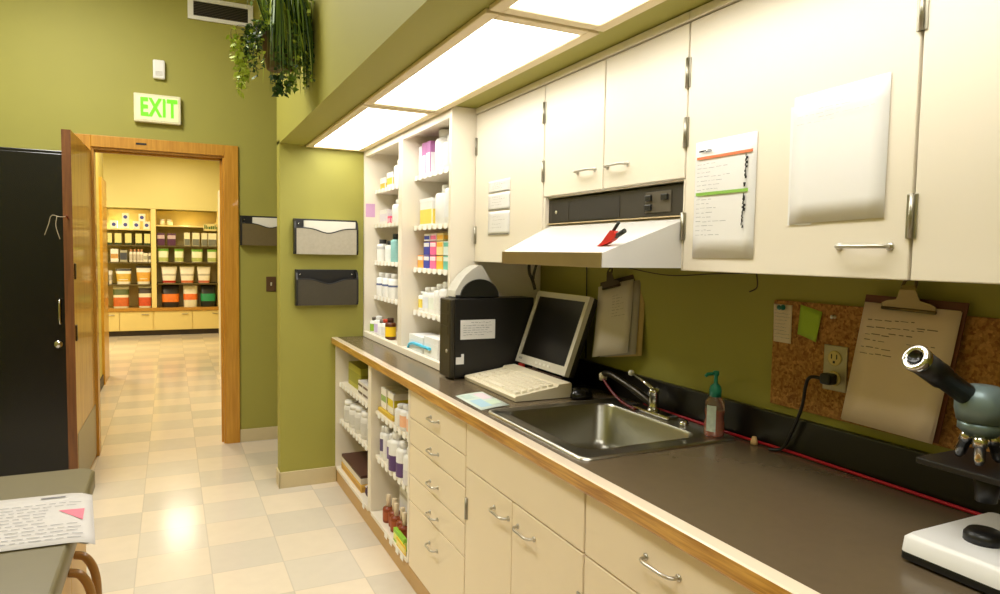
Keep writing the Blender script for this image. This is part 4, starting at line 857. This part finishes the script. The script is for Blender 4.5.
# ------------------------------------------------------------------ medicines
def bottle(x, y, z, r, h, label, body=(240, 239, 236), cap=(246, 246, 244), band=None, group='medicine bottles', kind='bottle', shoulder=0.80, capr=0.55, name='medicine_bottle', bz=(0.15, 0.60)):
    t = thing(name, label, kind, (x, y, z), group); z += 0.0006
    bm = B(); lathe(bm, [(r * 0.94, 0), (r, 0.004), (r, h * (shoulder - 0.08)), (r * 0.9, h * (shoulder - 0.02)), (r * capr, h * shoulder), (r * capr, h * (shoulder + 0.02))], (x, y, z), 16); obj('body', bm, M(body, 0.4, var=0.02), t)
    bm = B(); lathe(bm, [(r * capr * 1.12, h * (shoulder + 0.01)), (r * capr * 1.12, h * 0.985), (r * capr, h), (0, h)], (x, y, z), 14); obj('cap', bm, M(cap, 0.45, var=0.02), t)
    if band:
        bm = B(); rr = r * 1.012; n = 16
        A = [bm.verts.new(V((x + rr * math.cos(2 * math.pi * k / n), y + rr * math.sin(2 * math.pi * k / n), z + h * bz[0]))) for k in range(n)]
        C = [bm.verts.new(V((v.co.x, v.co.y, z + h * bz[1]))) for v in A]
        for k in range(n): f = bm.faces.new([A[k], A[(k + 1) % n], C[(k + 1) % n], C[k]]); f.smooth = True
        obj('label', bm, M(band, 0.5, var=0.06, vs=60), t)
    return t
def carton(x0, x1, y0, y1, z0, z1, label, col, panel=None, group='medicine cartons', name='medicine_carton', kind='box', pz=(0.2, 0.7), lid=None):
    t = thing(name, label, kind, ((x0 + x1) / 2, (y0 + y1) / 2, z0), group); z0 += 0.0006
    bm = B(); box(bm, x0, x1, y0, y1, z0, z1, 0.0015); obj('carton_body', bm, M(col, 0.5, var=0.03), t)
    if panel:
        h = z1 - z0; bm = B()
        box(bm, x0 - 0.0008, x0, y0 + 0.004, y1 - 0.004, z0 + h * pz[0], z0 + h * pz[1]); box(bm, x0 + 0.004, x1 - 0.004, y0 - 0.0008, y0, z0 + h * pz[0], z0 + h * pz[1])
        obj('printed_panel', bm, M(panel, 0.5, var=0.05), t)
    if lid: bm = B(); box(bm, x0 - 0.002, x1 + 0.002, y0 - 0.002, y1 + 0.002, z1 - 0.012, z1 + 0.004, 0.001); obj('lid', bm, M(lid, 0.5), t)
    return t
XSH = 1.148
def ty(y): return 4.168 - (3.91 - y) * 1.075 if y > 3.44 else 3.412 - (3.222 - y) * 1.06
def bottleT(xx, yy, z, r, h, *a, **k): return bottle(max(xx, x - 0.03 + r + 0.003), ty(yy), z, r * 1.04, h, *a, **k)
def cartonT(x0, x1, y0, y1, *a, **k): return carton(x0, x1, ty(y0), ty(y1), *a, **k)
x = XSH + 0.03
W_ = (241, 240, 238)
# right bay, top shelf 1.806
z = 1.832
cartonT(x - 0.01, x + 0.08, 3.17, 3.215, z, z + 0.155, 'white carton at the left end of the top shelf, right bay', (238, 226, 236), (250, 246, 250))
cartonT(x - 0.01, x + 0.08, 3.11, 3.165, z, z + 0.165, 'left of two purple and white cartons on the top shelf', (196, 126, 186), (248, 240, 248), pz=(0.0, 0.62))
cartonT(x - 0.01, x + 0.08, 3.05, 3.105, z, z + 0.165, 'right of two purple and white cartons on the top shelf', (186, 116, 178), (248, 240, 248), pz=(0.0, 0.66))
bottleT(x + 0.045, 2.965, z, 0.056, 0.205, 'largest white round bottle on the top shelf beside purple cartons', W_, W_, (232, 236, 232), capr=0.62)
bottleT(x + 0.03, 2.852, z, 0.045, 0.165, 'shorter white bottle at the right end of the top shelf', W_, W_, (236, 232, 238))
# shelf 1.568
z = 1.576
cartonT(x - 0.005, x + 0.12, 3.03, 3.20, z, z + 0.135, 'wide white tub with a yellow label, second shelf of right bay', W_, (250, 224, 100), pz=(0.08, 0.62), lid=(250, 250, 250))
bottleT(x + 0.05, 2.955, z, 0.060, 0.195, 'tall white jug beside the yellow label tub on the second shelf', W_, W_, None, capr=0.45)
bottleT(x + 0.04, 2.84, z, 0.050, 0.215, 'tallest white bottle at the right end of the second shelf', W_, W_, (236, 238, 242), capr=0.5)
# shelf 1.364: small boxes in two layers
z = 1.360; cols = [((250, 168, 70), (246, 240, 230), 'orange'), ((44, 62, 168), (240, 240, 246), 'deep blue'), ((240, 108, 160), (248, 226, 236), 'pink'), ((248, 188, 60), (250, 226, 160), 'golden yellow'), ((110, 196, 176), (226, 240, 236), 'aqua green')]
for k, (c1, c2, nm) in enumerate(cols):
    y1 = 3.215 - k * 0.088
    for j in range(2 if k else 1):
        col = (c1, c2) if j == 0 or k in (1, 2) else (c2, c1)
        cartonT(x - 0.01, x + 0.07, y1 - 0.080, y1, z + j * 0.069, z + j * 0.069 + 0.066, '%s small carton, %s of the two-layer stack on the third shelf' % (nm, 'bottom layer' if j == 0 else 'upper layer'), col[0], col[1], group='coloured cartons on the third shelf', pz=(0.62, 0.92))
    if k in (1, 2, 3): cartonT(x - 0.008, x + 0.07, y1 - 0.078, y1, z + 0.139, z + 0.176, '%s flat carton on top of the coloured stack on the third shelf' % nm, c2, c1, group='coloured cartons on the third shelf')
# shelf 1.152
z = 1.137
for k, (yy, r, h, bd, nm) in enumerate(((3.19, 0.030, 0.10, (240, 214, 90), 'white bottle with a yellow label, left end of the fourth shelf'), (3.115, 0.034, 0.125, (226, 230, 238), 'white bottle second from the left on the fourth shelf'), (3.035, 0.034, 0.130, (232, 238, 226), 'white bottle in the middle of the fourth shelf'), (2.955, 0.036, 0.15, (238, 236, 230), 'taller white bottle right of middle on the fourth shelf'), (2.865, 0.042, 0.165, (226, 222, 222), 'large pale bottle at the right end of the fourth shelf'))):
    bottleT(x + 0.02, yy, z, r, h, nm, W_, W_, bd)
# bottom
z = CT + 0.0225; x = 1.125
cartonT(x - 0.005, x + 0.12, 3.00, 3.20, z, z + 0.085, 'white tissue carton on the bottom of the shelf tower, right bay', W_, (228, 232, 236))
cartonT(x - 0.005, x + 0.12, 2.80, 2.985, z, z + 0.10, 'white carton behind the black computer at the bottom of the tower', W_, (236, 236, 232))
bm = B(); tube(bm, spline([(x - 0.012, 3.37, z + 0.030), (x - 0.014, 3.30, z + 0.044), (x - 0.014, 3.20, z + 0.046), (x - 0.014, 3.05, z + 0.047)], 5), 0.008, 8)
tube(bm, [(x - 0.012, 3.37, z + 0.030), (x - 0.013, 3.385, z + 0.012)], 0.006, 8); tag(obj('blue_strap', bm, M((70, 190, 226), 0.4)), 'bright blue plastic strip hanging before the white tissue carton', 'strip')
# left bay
x = XSH + 0.03
z = 1.818
cartonT(x, x + 0.06, 3.80, 3.90, z, z + 0.075, 'left white carton with orange print, top shelf of left bay', W_, (248, 186, 60), pz=(0.1, 0.55))
cartonT(x, x + 0.06, 3.66, 3.77, z, z + 0.095, 'right white carton with yellow print, top shelf of left bay', W_, (250, 206, 80), pz=(0.25, 0.65))
bottleT(x + 0.03, 3.57, z, 0.046, 0.15, 'white bottle half hidden by the divider, top shelf of left bay', W_, W_)
z = 1.609
cartonT(x, x + 0.05, 3.76, 3.91, z, z + 0.09, 'white carton at the left, second shelf of left bay', W_, (232, 226, 236))
cartonT(x - 0.005, x + 0.03, 3.68, 3.735, z, z + 0.045, 'small bright pink carton on the second shelf of left bay', (240, 96, 140), (248, 180, 200))
bottleT(x + 0.03, 3.585, z, 0.05, 0.135, 'large white bottle right of the pink carton, left bay', W_, W_)
z = 1.381
bottleT(x + 0.0, 3.865, z, 0.036, 0.135, 'white bottle with a black cap, left end of left bay third shelf', W_, (60, 58, 60), (206, 206, 208), bz=(0.55, 0.68))
bottleT(x + 0.005, 3.70, z, 0.034, 0.125, 'white bottle with a dark cap beside the teal tube, third shelf', W_, (44, 44, 46), (232, 234, 232))
bottleT(x + 0.01, 3.615, z, 0.030, 0.165, 'slim pale teal tube on the third shelf of left bay', (150, 204, 206), (44, 50, 52), None)
z = 1.167
for yy, nm in ((3.87, 'leftmost of three white bottles with blue dots, fourth shelf left bay'), (3.75, 'middle of three white bottles with blue dots, fourth shelf left bay'), (3.63, 'rightmost of three white bottles with blue dots, fourth shelf left bay')):
    bottleT(x + 0.01, yy, z, 0.040, 0.145, nm, W_, W_, (96, 106, 150), bz=(0.46, 0.54))
z = CT + 0.0225; x = 1.143
for yy, h, bc, cc, bd, nm in ((3.885, 0.10, W_, (90, 80, 70), (150, 190, 60), 'white bottle with a green label at the bottom left of the tower'), (3.80, 0.115, W_, W_, (206, 190, 226), 'white bottle with a lilac label at the bottom of the tower'), (3.725, 0.10, W_, (120, 112, 104), (226, 226, 232), 'white bottle with a grey cap at the bottom of the tower'),
                              (3.655, 0.11, W_, (206, 70, 40), (220, 220, 222), 'white bottle with a red cap at the bottom of the tower'), (3.575, 0.125, (96, 50, 18), (70, 40, 20), (248, 206, 30), 'brown bottle with a yellow label at the bottom of the tower')):
    bottleT(x - 0.004, yy, z, 0.030, h, nm, bc, cc, bd)
# lower shelves, left bay
xb = 0.955
z = 0.632
carton(xb + 0.02, xb + 0.12, 3.82, 4.12, z, z + 0.135, 'olive green carton on the upper base shelf by the partition', (178, 172, 56), (150, 146, 40))
for k in range(3):
    for j in range(2): carton(xb - 0.005, xb + 0.05, 3.68 - k * 0.11, 3.78 - k * 0.11, z + j * 0.042, z + j * 0.042 + 0.040, '%s %s striped brown carton in front of the olive green carton' % (('left', 'middle', 'right')[k], ('lower', 'upper')[j]), (232, 226, 216), (110, 88, 66), group='striped cartons on the base shelf', pz=(0.3, 0.6))
z = 0.402
for k, nm in enumerate(('first clear jar from the partition on the middle base shelf', 'second clear jar from the partition on the middle base shelf', 'third clear jar from the partition on the middle base shelf', 'fourth clear jar from the partition on the middle base shelf', 'fifth clear jar, nearest the divider on the middle base shelf')):
    bottle(xb + 0.03, 4.08 - k * 0.135, z, 0.046, 0.13 if k < 2 else 0.15, nm, (224, 220, 212), (236, 234, 230), (206, 202, 194), group='jars on the middle base shelf', kind='jar', name='medicine_jar', capr=0.8)
z = 0.105
carton(xb - 0.02, xb + 0.20, 3.65, 4.11, z + 0.043, z + 0.090, 'long white box with dark lid on the lowest base shelf', (226, 216, 200), None, lid=(84, 52, 40))
carton(xb - 0.022, xb + 0.20, 3.64, 4.12, z, z + 0.042, 'long yellow box under the dark lidded box, lowest base shelf', (222, 178, 84), (200, 150, 60))
t = thing('pouch', 'dark purple pouch with a pale flap on the lowest base shelf near the divider', 'pouch', (xb + 0.03, 3.53, z))
bm = B(); bmesh.ops.create_uvsphere(bm, u_segments=16, v_segments=10, radius=1)
for v in bm.verts: v.co = V((xb + 0.03 + v.co.x * 0.055, 3.53 + v.co.y * 0.088, z + 0.036 + max(v.co.z, -0.98) * 0.035))
for f in bm.faces: f.smooth = True
obj('body', bm, M((62, 36, 66), 0.5, var=0.2, vs=30), t)
bm = B(); sheet(bm, (xb - 0.012, 3.60, z + 0.052), (0.0, -0.13, 0), (0.08, 0, 0.022), 4, 4); obj('flap', bm, M((220, 210, 214), 0.6), t)
# right bay lower
z2 = 0.632
carton(xb, xb + 0.09, 3.24, 3.33, z2 + 0.022, z2 + 0.125, 'left white carton with a green dot, upper base shelf right bay', (240, 234, 222), (150, 176, 90), pz=(0.35, 0.65))
carton(xb, xb + 0.09, 3.12, 3.215, z2 + 0.022, z2 + 0.125, 'right white carton with a yellow dot, upper base shelf right bay', (240, 234, 222), (226, 206, 50), pz=(0.35, 0.70))
bm = B(); box(bm, xb - 0.012, xb + 0.11, 3.09, 3.345, z2 + 0.0006, z2 + 0.021, 0.002); tag(obj('yellow_tray', bm, M((220, 184, 60), 0.5)), 'yellow tray under two white cartons on the base shelf', 'tray')
bottle(xb + 0.01, 3.02, z2, 0.032, 0.10, 'short white bottle beside the yellow tray on the base shelf', W_, W_)
bottle(xb + 0.012, 2.93, z2, 0.038, 0.115, 'white bottle with an orange label, upper base shelf right bay', W_, W_, (246, 190, 150))
bottle(xb + 0.012, 2.835, z2, 0.038, 0.125, 'white bottle with orange label nearest the drawers, upper base shelf', W_, W_, (246, 200, 170))
z2 = 0.402
for yy, r, h, bd, nm in ((3.31, 0.022, 0.155, (96, 80, 120), 'slim white tube with a purple stripe, left end of middle base shelf'), (3.245, 0.024, 0.17, (236, 232, 236), 'slim white tube without stripe on the middle base shelf'), (3.17, 0.026, 0.15, (120, 100, 150), 'slim purple striped tube beside the big purple bottle'),
                         (3.075, 0.045, 0.185, (92, 62, 118), 'big white bottle with a purple base on the middle base shelf'), (2.975, 0.040, 0.165, (100, 72, 126), 'white and purple bottle right of the biggest purple bottle'), (2.86, 0.042, 0.165, (226, 222, 226), 'white bottle nearest the drawers on the middle base shelf')):
    bottle(xb + 0.012, yy, z2, r, h, nm, W_, W_, bd, bz=(0.02, 0.42) if r > 0.038 else (0.2, 0.6))
z2 = 0.105
carton(xb + 0.06, xb + 0.075, 2.97, 3.20, z2, z2 + 0.175, 'white printed card standing behind the brown bottles', W_, (214, 210, 206), kind='card', name='display_card', pz=(0.75, 0.85))
for k in range(5):
    bottle(xb + 0.005 + 0.010 * (k % 2), 3.20 - k * 0.064, z2, 0.029, 0.135, '%s of five brown bottles with cream nozzles, counted from the partition' % ('first', 'second', 'third', 'fourth', 'fifth')[k], (142, 62, 24), (232, 214, 186), (168, 84, 40), group='brown bottles on the lowest base shelf', shoulder=0.55, capr=0.36, bz=(0.1, 0.4))
carton(xb - 0.038, xb - 0.020, 2.83, 2.98, z2, z2 + 0.060, 'lime green packet in front of the brown bottles', (150, 206, 60), (236, 236, 120), group='packets on the lowest base shelf', name='packet', kind='packet')
carton(xb - 0.0425, xb - 0.0385, 2.79, 2.92, z2, z2 + 0.042, 'yellow packet in front of the lime green packet', (248, 206, 50), (250, 230, 140), group='packets on the lowest base shelf', name='packet', kind='packet')

# ------------------------------------------------------------------ hallway and far display room
HG = M((196, 182, 96), 0.6, var=0.03, vs=3)
bm = B(); box(bm, -0.78, -0.655, YE + 0.13, 8.13, 0, 2.95); struct('wall_hall_left', bm, HG)
bm = B(); box(bm, 0.62, 0.74, YE + 0.13, 7.60, 0, 2.95); struct('wall_hall_right', bm, HG)
bm = B(); box(bm, -0.655, -0.643, YE + 0.14, 8.13, 0, 0.11, 0.002); struct('baseboard_hall_left', bm, M((58, 44, 26), 0.5))
bm = B(); box(bm, -0.80, -0.630, 8.13, 8.70, 0, 2.16, 0.003); struct('trim_2', bm, DOORW)
bm = B(); box(bm, -0.80, -0.655, 8.13, 8.70, 2.16, 2.95); struct('wall_hall_end', bm, HG)
bm = B(); box(bm, 0.497, 0.545, 7.64, 8.50, 0.008, 2.10, 0.003); d2 = struct('door_2', bm, M((232, 226, 206), 0.5))
bm = B(); box(bm, 0.492, 0.497, 7.70, 7.74, 1.0, 1.06, 0.002); struct('door_plate', bm, BRASS, d2)
bm = B(); box(bm, -2.6, 2.2, YE + 0.13, 14.1, 2.95, 3.05); struct('ceiling_hall', bm, M((226, 220, 196), 0.8))
bm = B()
for k in range(4):
    yk = 12.2 + k * 0.0
box(bm, -2.6, 2.2, 11.95, 11.975, 2.938, 2.95)
for xx in (-0.72, -0.11, 0.50): box(bm, xx - 0.012, xx + 0.012, YE + 0.2, 12.48, 2.938, 2.95)
struct('trim_3', bm, M((196, 186, 140), 0.6))
bm = B(); box(bm, -2.6, 2.2, YFAR, YFAR + 0.10, 2.08, 2.95); struct('wall_far_upper', bm, M((218, 206, 136), 0.6, var=0.03, vs=3))
bm = B(); box(bm, -2.6, 2.2, 13.0, 13.1, 0, 2.95); struct('wall_far', bm, M((206, 190, 118), 0.6))
bm = B(); box(bm, 0.83, 0.93, 8.6, 13.0, 0, 2.95); struct('wall_far_right', bm, HG)
bm = B(); box(bm, -2.7, -2.6, 8.7, 13.0, 0, 2.95); struct('wall_far_left', bm, HG)
bm = B(); box(bm, -2.6, -0.78, 8.60, 8.70, 0, 2.95); struct('wall_far_front', bm, HG)
bm = B(); box(bm, 0.74, 0.93, 7.50, 8.60, 0, 2.95); struct('wall_hall_jog', bm, HG)
# display unit
FC = M((236, 214, 140), 0.45, var=0.02)
t = thing('display_unit', 'cream built-in display shelving with base doors in the far room', 'shelving', (-0.1, 12.75, 0))
bm = B()
for xx, w in ((-1.58, 0.06), (-0.284, 0.073), (0.722, 0.08)): box(bm, xx, xx + w, YFAR, 12.98, 0.46, 2.077)
box(bm, -1.52, -0.284, 12.96, 12.98, 0.46, 2.077); box(bm, -0.211, 0.722, 12.96, 12.98, 0.46, 2.077); obj('carcass', bm, FC, t)
bm = B(); box(bm, -1.58, 0.802, YFAR - 0.02, 12.98, 0.405, 0.458, 0.004); obj('ledge', bm, OAK, t)
bm = B(); box(bm, -1.58, 0.802, YFAR + 0.018, 12.98, 0.085, 0.404); obj('base_body', bm, FC, t)
bm = B(); box(bm, -1.58, 0.802, YFAR + 0.03, 12.94, 0.001, 0.084); obj('plinth', bm, M((44, 32, 20), 0.5), t)
for x0, x1 in ((-1.55, -1.16), (-1.15, -0.76), (-0.75, -0.275), (-0.245, 0.315), (0.325, 0.79)):
    bm = B(); box(bm, x0, x1, YFAR, YFAR + 0.017, 0.09, 0.40, 0.002); d = obj('door', bm, FC, t)
    bm = B(); box(bm, x1 - 0.16, x1 - 0.06, YFAR - 0.02, YFAR, 0.345, 0.357, 0.003); obj('handle', bm, STEEL, d)
for x0, x1, zs in ((-1.52, -0.285, (1.745, 1.485, 1.205, 0.845)), (-0.210, 0.721, (1.820, 1.485, 1.215, 0.860))):
    for z in zs: bm = B(); box(bm, x0, x1, YFAR + 0.03, 12.96, z - 0.022, z, 0.002); obj('shelf', bm, FC if z > 1.7 else M((92, 78, 34), 0.5), t)
def fx_(px): return -0.884 + (px - 110) * 0.01485
FY = YFAR + 0.05
def fbox(px0, px1, z, h, label, body, band=None, bz=(0.3, 0.7), dot=None, group=None, name='product_box', kind='box', dep=0.12):
    x0, x1 = fx_(px0), fx_(px1); t = thing(name, label, kind, ((x0 + x1) / 2, FY, z), group); z += 0.0006
    bm = B(); box(bm, x0, x1, FY, FY + dep, z, z + h, 0.004); obj('carton_body', bm, M(body, 0.5, var=0.06), t)
    if band: bm = B(); box(bm, x0 + 0.003, x1 - 0.003, FY - 0.002, FY, z + h * bz[0], z + h * bz[1]); obj('printed_panel', bm, M(band, 0.5, var=0.15, vs=30), t)
    if dot: bm = B(); lathe(bm, [(0.029, 0), (0.029, 0.002)], ((x0 + x1) / 2, FY - 0.0005, z + h * 0.5), 16, mat=Matrix.Rotation(math.pi / 2, 3, 'X')); obj('round_mark', bm, M(dot, 0.5), t)
def fbag(px0, px1, z, h, label, body, bands=(), group=None, taper=0.82, dep=0.14):
    """standing pouch: pillow body, wider flat top seal or wider base"""
    x0, x1 = fx_(px0), fx_(px1); c = (x0 + x1) / 2; w = (x1 - x0) / 2; t = thing('food_bag', label, 'bag', (c, FY + dep / 2, z), group); z += 0.0006
    def loop(v, grow=0.0):
        k = taper + (1 - taper) * v; d = dep * 0.5 * (1 - 0.92 * max(0, (v - 0.25) / 0.75) ** 1.5); n = 20; out = []
        for i in range(n):
            a = 2 * math.pi * i / n; ca, sa = math.cos(a), math.sin(a)
            out.append((c + (w * k + grow) * math.copysign(abs(ca) ** 0.45, ca), FY + dep / 2 + (d + grow) * math.copysign(abs(sa) ** 0.7, sa), z + h * v))
        return out
    bm = B(); lv = [0, 0.02, 0.15, 0.3, 0.45, 0.6, 0.75, 0.88, 0.95, 1.0]; fs = loft(bm, [loop(v) for v in lv]); bm.faces.new([bm.verts[i] for i in range(19, -1, -1)]) if False else None
    obj('bag_body', bm, M(body, 0.4, var=0.1, vs=20), t)
    for (v0, v1, col) in bands:
        bm = B(); loft(bm, [loop(v0, 0.002), loop((v0 + v1) / 2, 0.002), loop(v1, 0.002)], False); obj('printed_band', bm, M(col, 0.45, var=0.3, vs=18), t)
WB = (240, 236, 214)
for k, px in enumerate((111.5, 122.5, 133, 143)):
    fbox(px, px + 6.5, 1.745, 0.125, 'white box with a blue dot, %s in the lower row of the display' % ('first', 'second', 'third', 'fourth')[k], WB, None, dot=(66, 76, 150), group='blue dot boxes on the top display shelf')
for k, px in enumerate((122.6, 138.5)):
    fbox(px, px + 6.5, 1.872, 0.12, 'white box with a blue dot stacked on top, %s one on the display shelf' % ('left', 'right')[k], WB, None, dot=(66, 76, 150), group='blue dot boxes on the top display shelf')
for k, (p0, p1) in enumerate(((108.5, 113), (115.2, 122), (125, 131.6), (135, 141.6), (143.6, 149.8))):
    fbox(p0, p1, 1.485, 0.19, 'cream packet with a dark green edge, %s from the left on the second display shelf' % ('first', 'second', 'third', 'fourth', 'fifth')[k], (38, 58, 22), (226, 214, 140), (0.16, 0.96), group='green edged packets')
fbox(111.2, 118.6, 1.205, 0.21, 'box with a blue top and orange middle at the left of the third display shelf', (236, 232, 220), (196, 148, 80), (0.28, 0.62)); fbox(120, 127, 1.205, 0.19, 'dark grey printed box on the third display shelf', (170, 166, 140), (70, 72, 80), (0.2, 0.8))
for k, px in enumerate((128.6, 132.3, 136, 139)):
    bottle((fx_(px) + 0.03), FY + 0.03, 1.205, 0.026, 0.21, 'slim white bottle with a pinkish cap, %s of four on the third display shelf' % ('first', 'second', 'third', 'fourth')[k], (238, 232, 216), (206, 150, 110), (200, 190, 170), group='slim bottles on the display shelf', name='product_bottle')
fbox(142.6, 146.8, 1.205, 0.15, 'left white box beside the divider on the third display shelf', (236, 230, 206), (180, 176, 150)); fbox(147.6, 150, 1.205, 0.15, 'right white box beside the divider on the third display shelf', (236, 230, 206), (120, 116, 104))
fbag(108.5, 112.6, 0.845, 0.22, 'pale bag at the left edge on the black display shelf', (206, 198, 180), ((0.3, 0.7, (160, 150, 130)),))
fbag(115.3, 130.8, 0.845, 0.25, 'white bag with a yellow picture and dark top, left bay of display', (232, 228, 210), ((0.18, 0.68, (206, 166, 60)), (0.86, 0.99, (50, 46, 40))))
fbag(135, 149.9, 0.845, 0.30, 'white bag with an orange picture and dark top beside the divider', (230, 226, 206), ((0.15, 0.65, (216, 160, 56)), (0.88, 0.99, (70, 66, 60))))
fbag(112.5, 128, 0.4585, 0.355, 'left large white bag with an orange red picture on the display ledge', (226, 218, 186), ((0.08, 0.48, (206, 104, 46)), (0.6, 0.85, (90, 100, 44))), taper=0.94)
fbag(137, 150, 0.4585, 0.355, 'right large white bag with a red picture on the display ledge', (226, 220, 190), ((0.08, 0.48, (206, 80, 40)), (0.66, 0.9, (70, 56, 40))), taper=0.94)
for k, px in enumerate((161.8, 169)):
    t = thing('jar', '%s small pale jar on the top shelf of the right display bay' % ('left', 'right')[k], 'jar', (fx_(px), FY + 0.08, 1.82)); bm = B(); lathe(bm, [(0.04, 0), (0.045, 0.02), (0.04, 0.06), (0.03, 0.075)], (fx_(px), FY + 0.08, 1.8206), 14); obj('body', bm, M((240, 226, 180), 0.4), t); bm = B(); lathe(bm, [(0.034, 0.0752), (0.034, 0.095), (0, 0.098)], (fx_(px), FY + 0.08, 1.8206), 14); obj('lid', bm, M((236, 230, 210), 0.4), t)
t = thing('shelf_sign', 'small cream sign with green lettering at the right of the top display shelf', 'sign', (fx_(211), YFAR + 0.02, 1.77))
bm = B(); box(bm, fx_(203.5), fx_(217.3), YFAR + 0.018, YFAR + 0.028, 1.745, 1.865, 0.002); obj('panel', bm, M((226, 210, 140), 0.5), t)
bm = B(); rnd = random.Random(8); xx = fx_(204.5)
while xx < fx_(217): w = rnd.uniform(0.012, 0.028); h = rnd.uniform(0.03, 0.075); box(bm, xx, xx + w, YFAR + 0.0165, YFAR + 0.018, 1.775, 1.775 + h); xx += w + 0.008
obj('lettering', bm, M((46, 96, 30), 0.5), t)
for k, (p0, p1) in enumerate(((156.3, 164), (166.6, 175))): fbox(p0, p1, 1.485, 0.20, '%s purple and white box on the second shelf, right display bay' % ('left', 'right')[k], (84, 40, 74), (200, 176, 180), (0.55, 0.85))
for k, (p0, p1) in enumerate(((183.5, 189.5), (192, 199.5), (201.5, 207.5), (208.5, 217.2))):
    fbox(p0, p1, 1.485, 0.22, 'pale box with grey base print, %s of four on the right display bay' % ('first', 'second', 'third', 'fourth')[k], (240, 234, 196), (120, 122, 110), (0.04, 0.52), group='pale boxes with grey print')
for k, (p0, p1) in enumerate(((156.8, 167.5), (173.5, 183), (191, 202.5), (207.5, 217.2))):
    fbag(p0, p1, 1.215, 0.225, 'white and green packet bag, %s from the divider on the third shelf' % ('first', 'second', 'third', 'fourth')[k], (236, 234, 200), ((0.78, 0.97, (130, 190, 70)), (0.05, 0.32, (180, 190, 110))), group='white and green bags', taper=0.96, dep=0.10)
for k, (p0, p1, bc) in enumerate(((159.8, 176, (176, 40, 24)), (178.6, 194, (214, 116, 70)), (196.6, 211, (206, 110, 80)))):
    fbag(p0, p1, 0.860, 0.28, 'white bag with a reddish base, %s of three in the right display bay' % ('left', 'middle', 'right')[k], (240, 232, 210), ((0.02, 0.16, bc), (0.45, 0.56, (190, 180, 160))), group='white bags with a reddish base', taper=0.80)
fbag(160, 178, 0.4585, 0.365, 'black bag with an orange band on the ledge, right display bay', (34, 26, 18), ((0.24, 0.60, (240, 120, 28)),), taper=0.95, dep=0.2)
fbag(182, 197, 0.4585, 0.365, 'white bag with an orange band on the ledge, right display bay', (232, 224, 196), ((0.33, 0.60, (238, 112, 34)),), taper=0.95, dep=0.2)
fbag(200, 216, 0.4585, 0.365, 'black bag with a green band on the ledge, right display bay', (26, 28, 20), ((0.26, 0.60, (26, 140, 86)),), taper=0.95, dep=0.2)

# ------------------------------------------------------------------ light
def area(name, loc, sx, sy, power, col=(1.0, 0.94, 0.82), rot=(0, 0, 0)):
    l = bpy.data.lights.new(name, 'AREA'); l.shape = 'RECTANGLE'; l.size = sx; l.size_y = sy; l.energy = power; l.color = col
    o = bpy.data.objects.new(name, l); o.location = loc; o.rotation_euler = rot; COL.objects.link(o); return o
WARM = (1.0, 0.88, 0.66)
area('room_fill', (-0.45, 0.4, ZCEIL - 0.03), 0.6, 1.2, 30, (1.0, 0.98, 0.95))  # unseen fill added above the aisle
area('room_fill', (-0.70, 3.8, ZCEIL - 0.03), 0.5, 1.0, 62, (1.0, 0.97, 0.92))  # unseen fill added to brighten the upper end wall
area('room_fill', (0.0, -1.4, ZCEIL - 0.03), 1.2, 0.6, 32, (1.0, 0.98, 0.95))  # unseen fill added behind the camera
area('hall_light', (-0.1, 7.2, 2.92), 0.35, 0.9, 50, WARM)  # added hall fill, kept where the visible floor does not mirror it
area('hall_light', (0.08, 11.5, 2.92), 0.40, 0.30, 15, WARM)
area('hall_light', (-1.6, 10.6, 2.92), 0.6, 0.6, 75, WARM)  # extra unseen fill for the far room, off the floor reflection
for xx in (-0.72, 0.25):
    l = bpy.data.lights.new('display_spot', 'SPOT'); l.energy = 50; l.spot_size = math.radians(110); l.spot_blend = 0.7; l.color = (1.0, 0.90, 0.66); l.shadow_soft_size = 0.03
    o = bpy.data.objects.new('display_spot', l); o.location = (xx, 12.70, 2.05); o.rotation_euler = (math.radians(-4), 0, 0); COL.objects.link(o)
w = bpy.data.worlds.new('room_air'); w.use_nodes = True; SC.world = w
w.node_tree.nodes['Background'].inputs['Color'].default_value = (1.0, 0.92, 0.78, 1); w.node_tree.nodes['Background'].inputs['Strength'].default_value = 0.05
SC.view_settings.view_transform = 'Standard'; SC.view_settings.look = 'None'; SC.view_settings.exposure = 0.16; SC.view_settings.gamma = 1.0
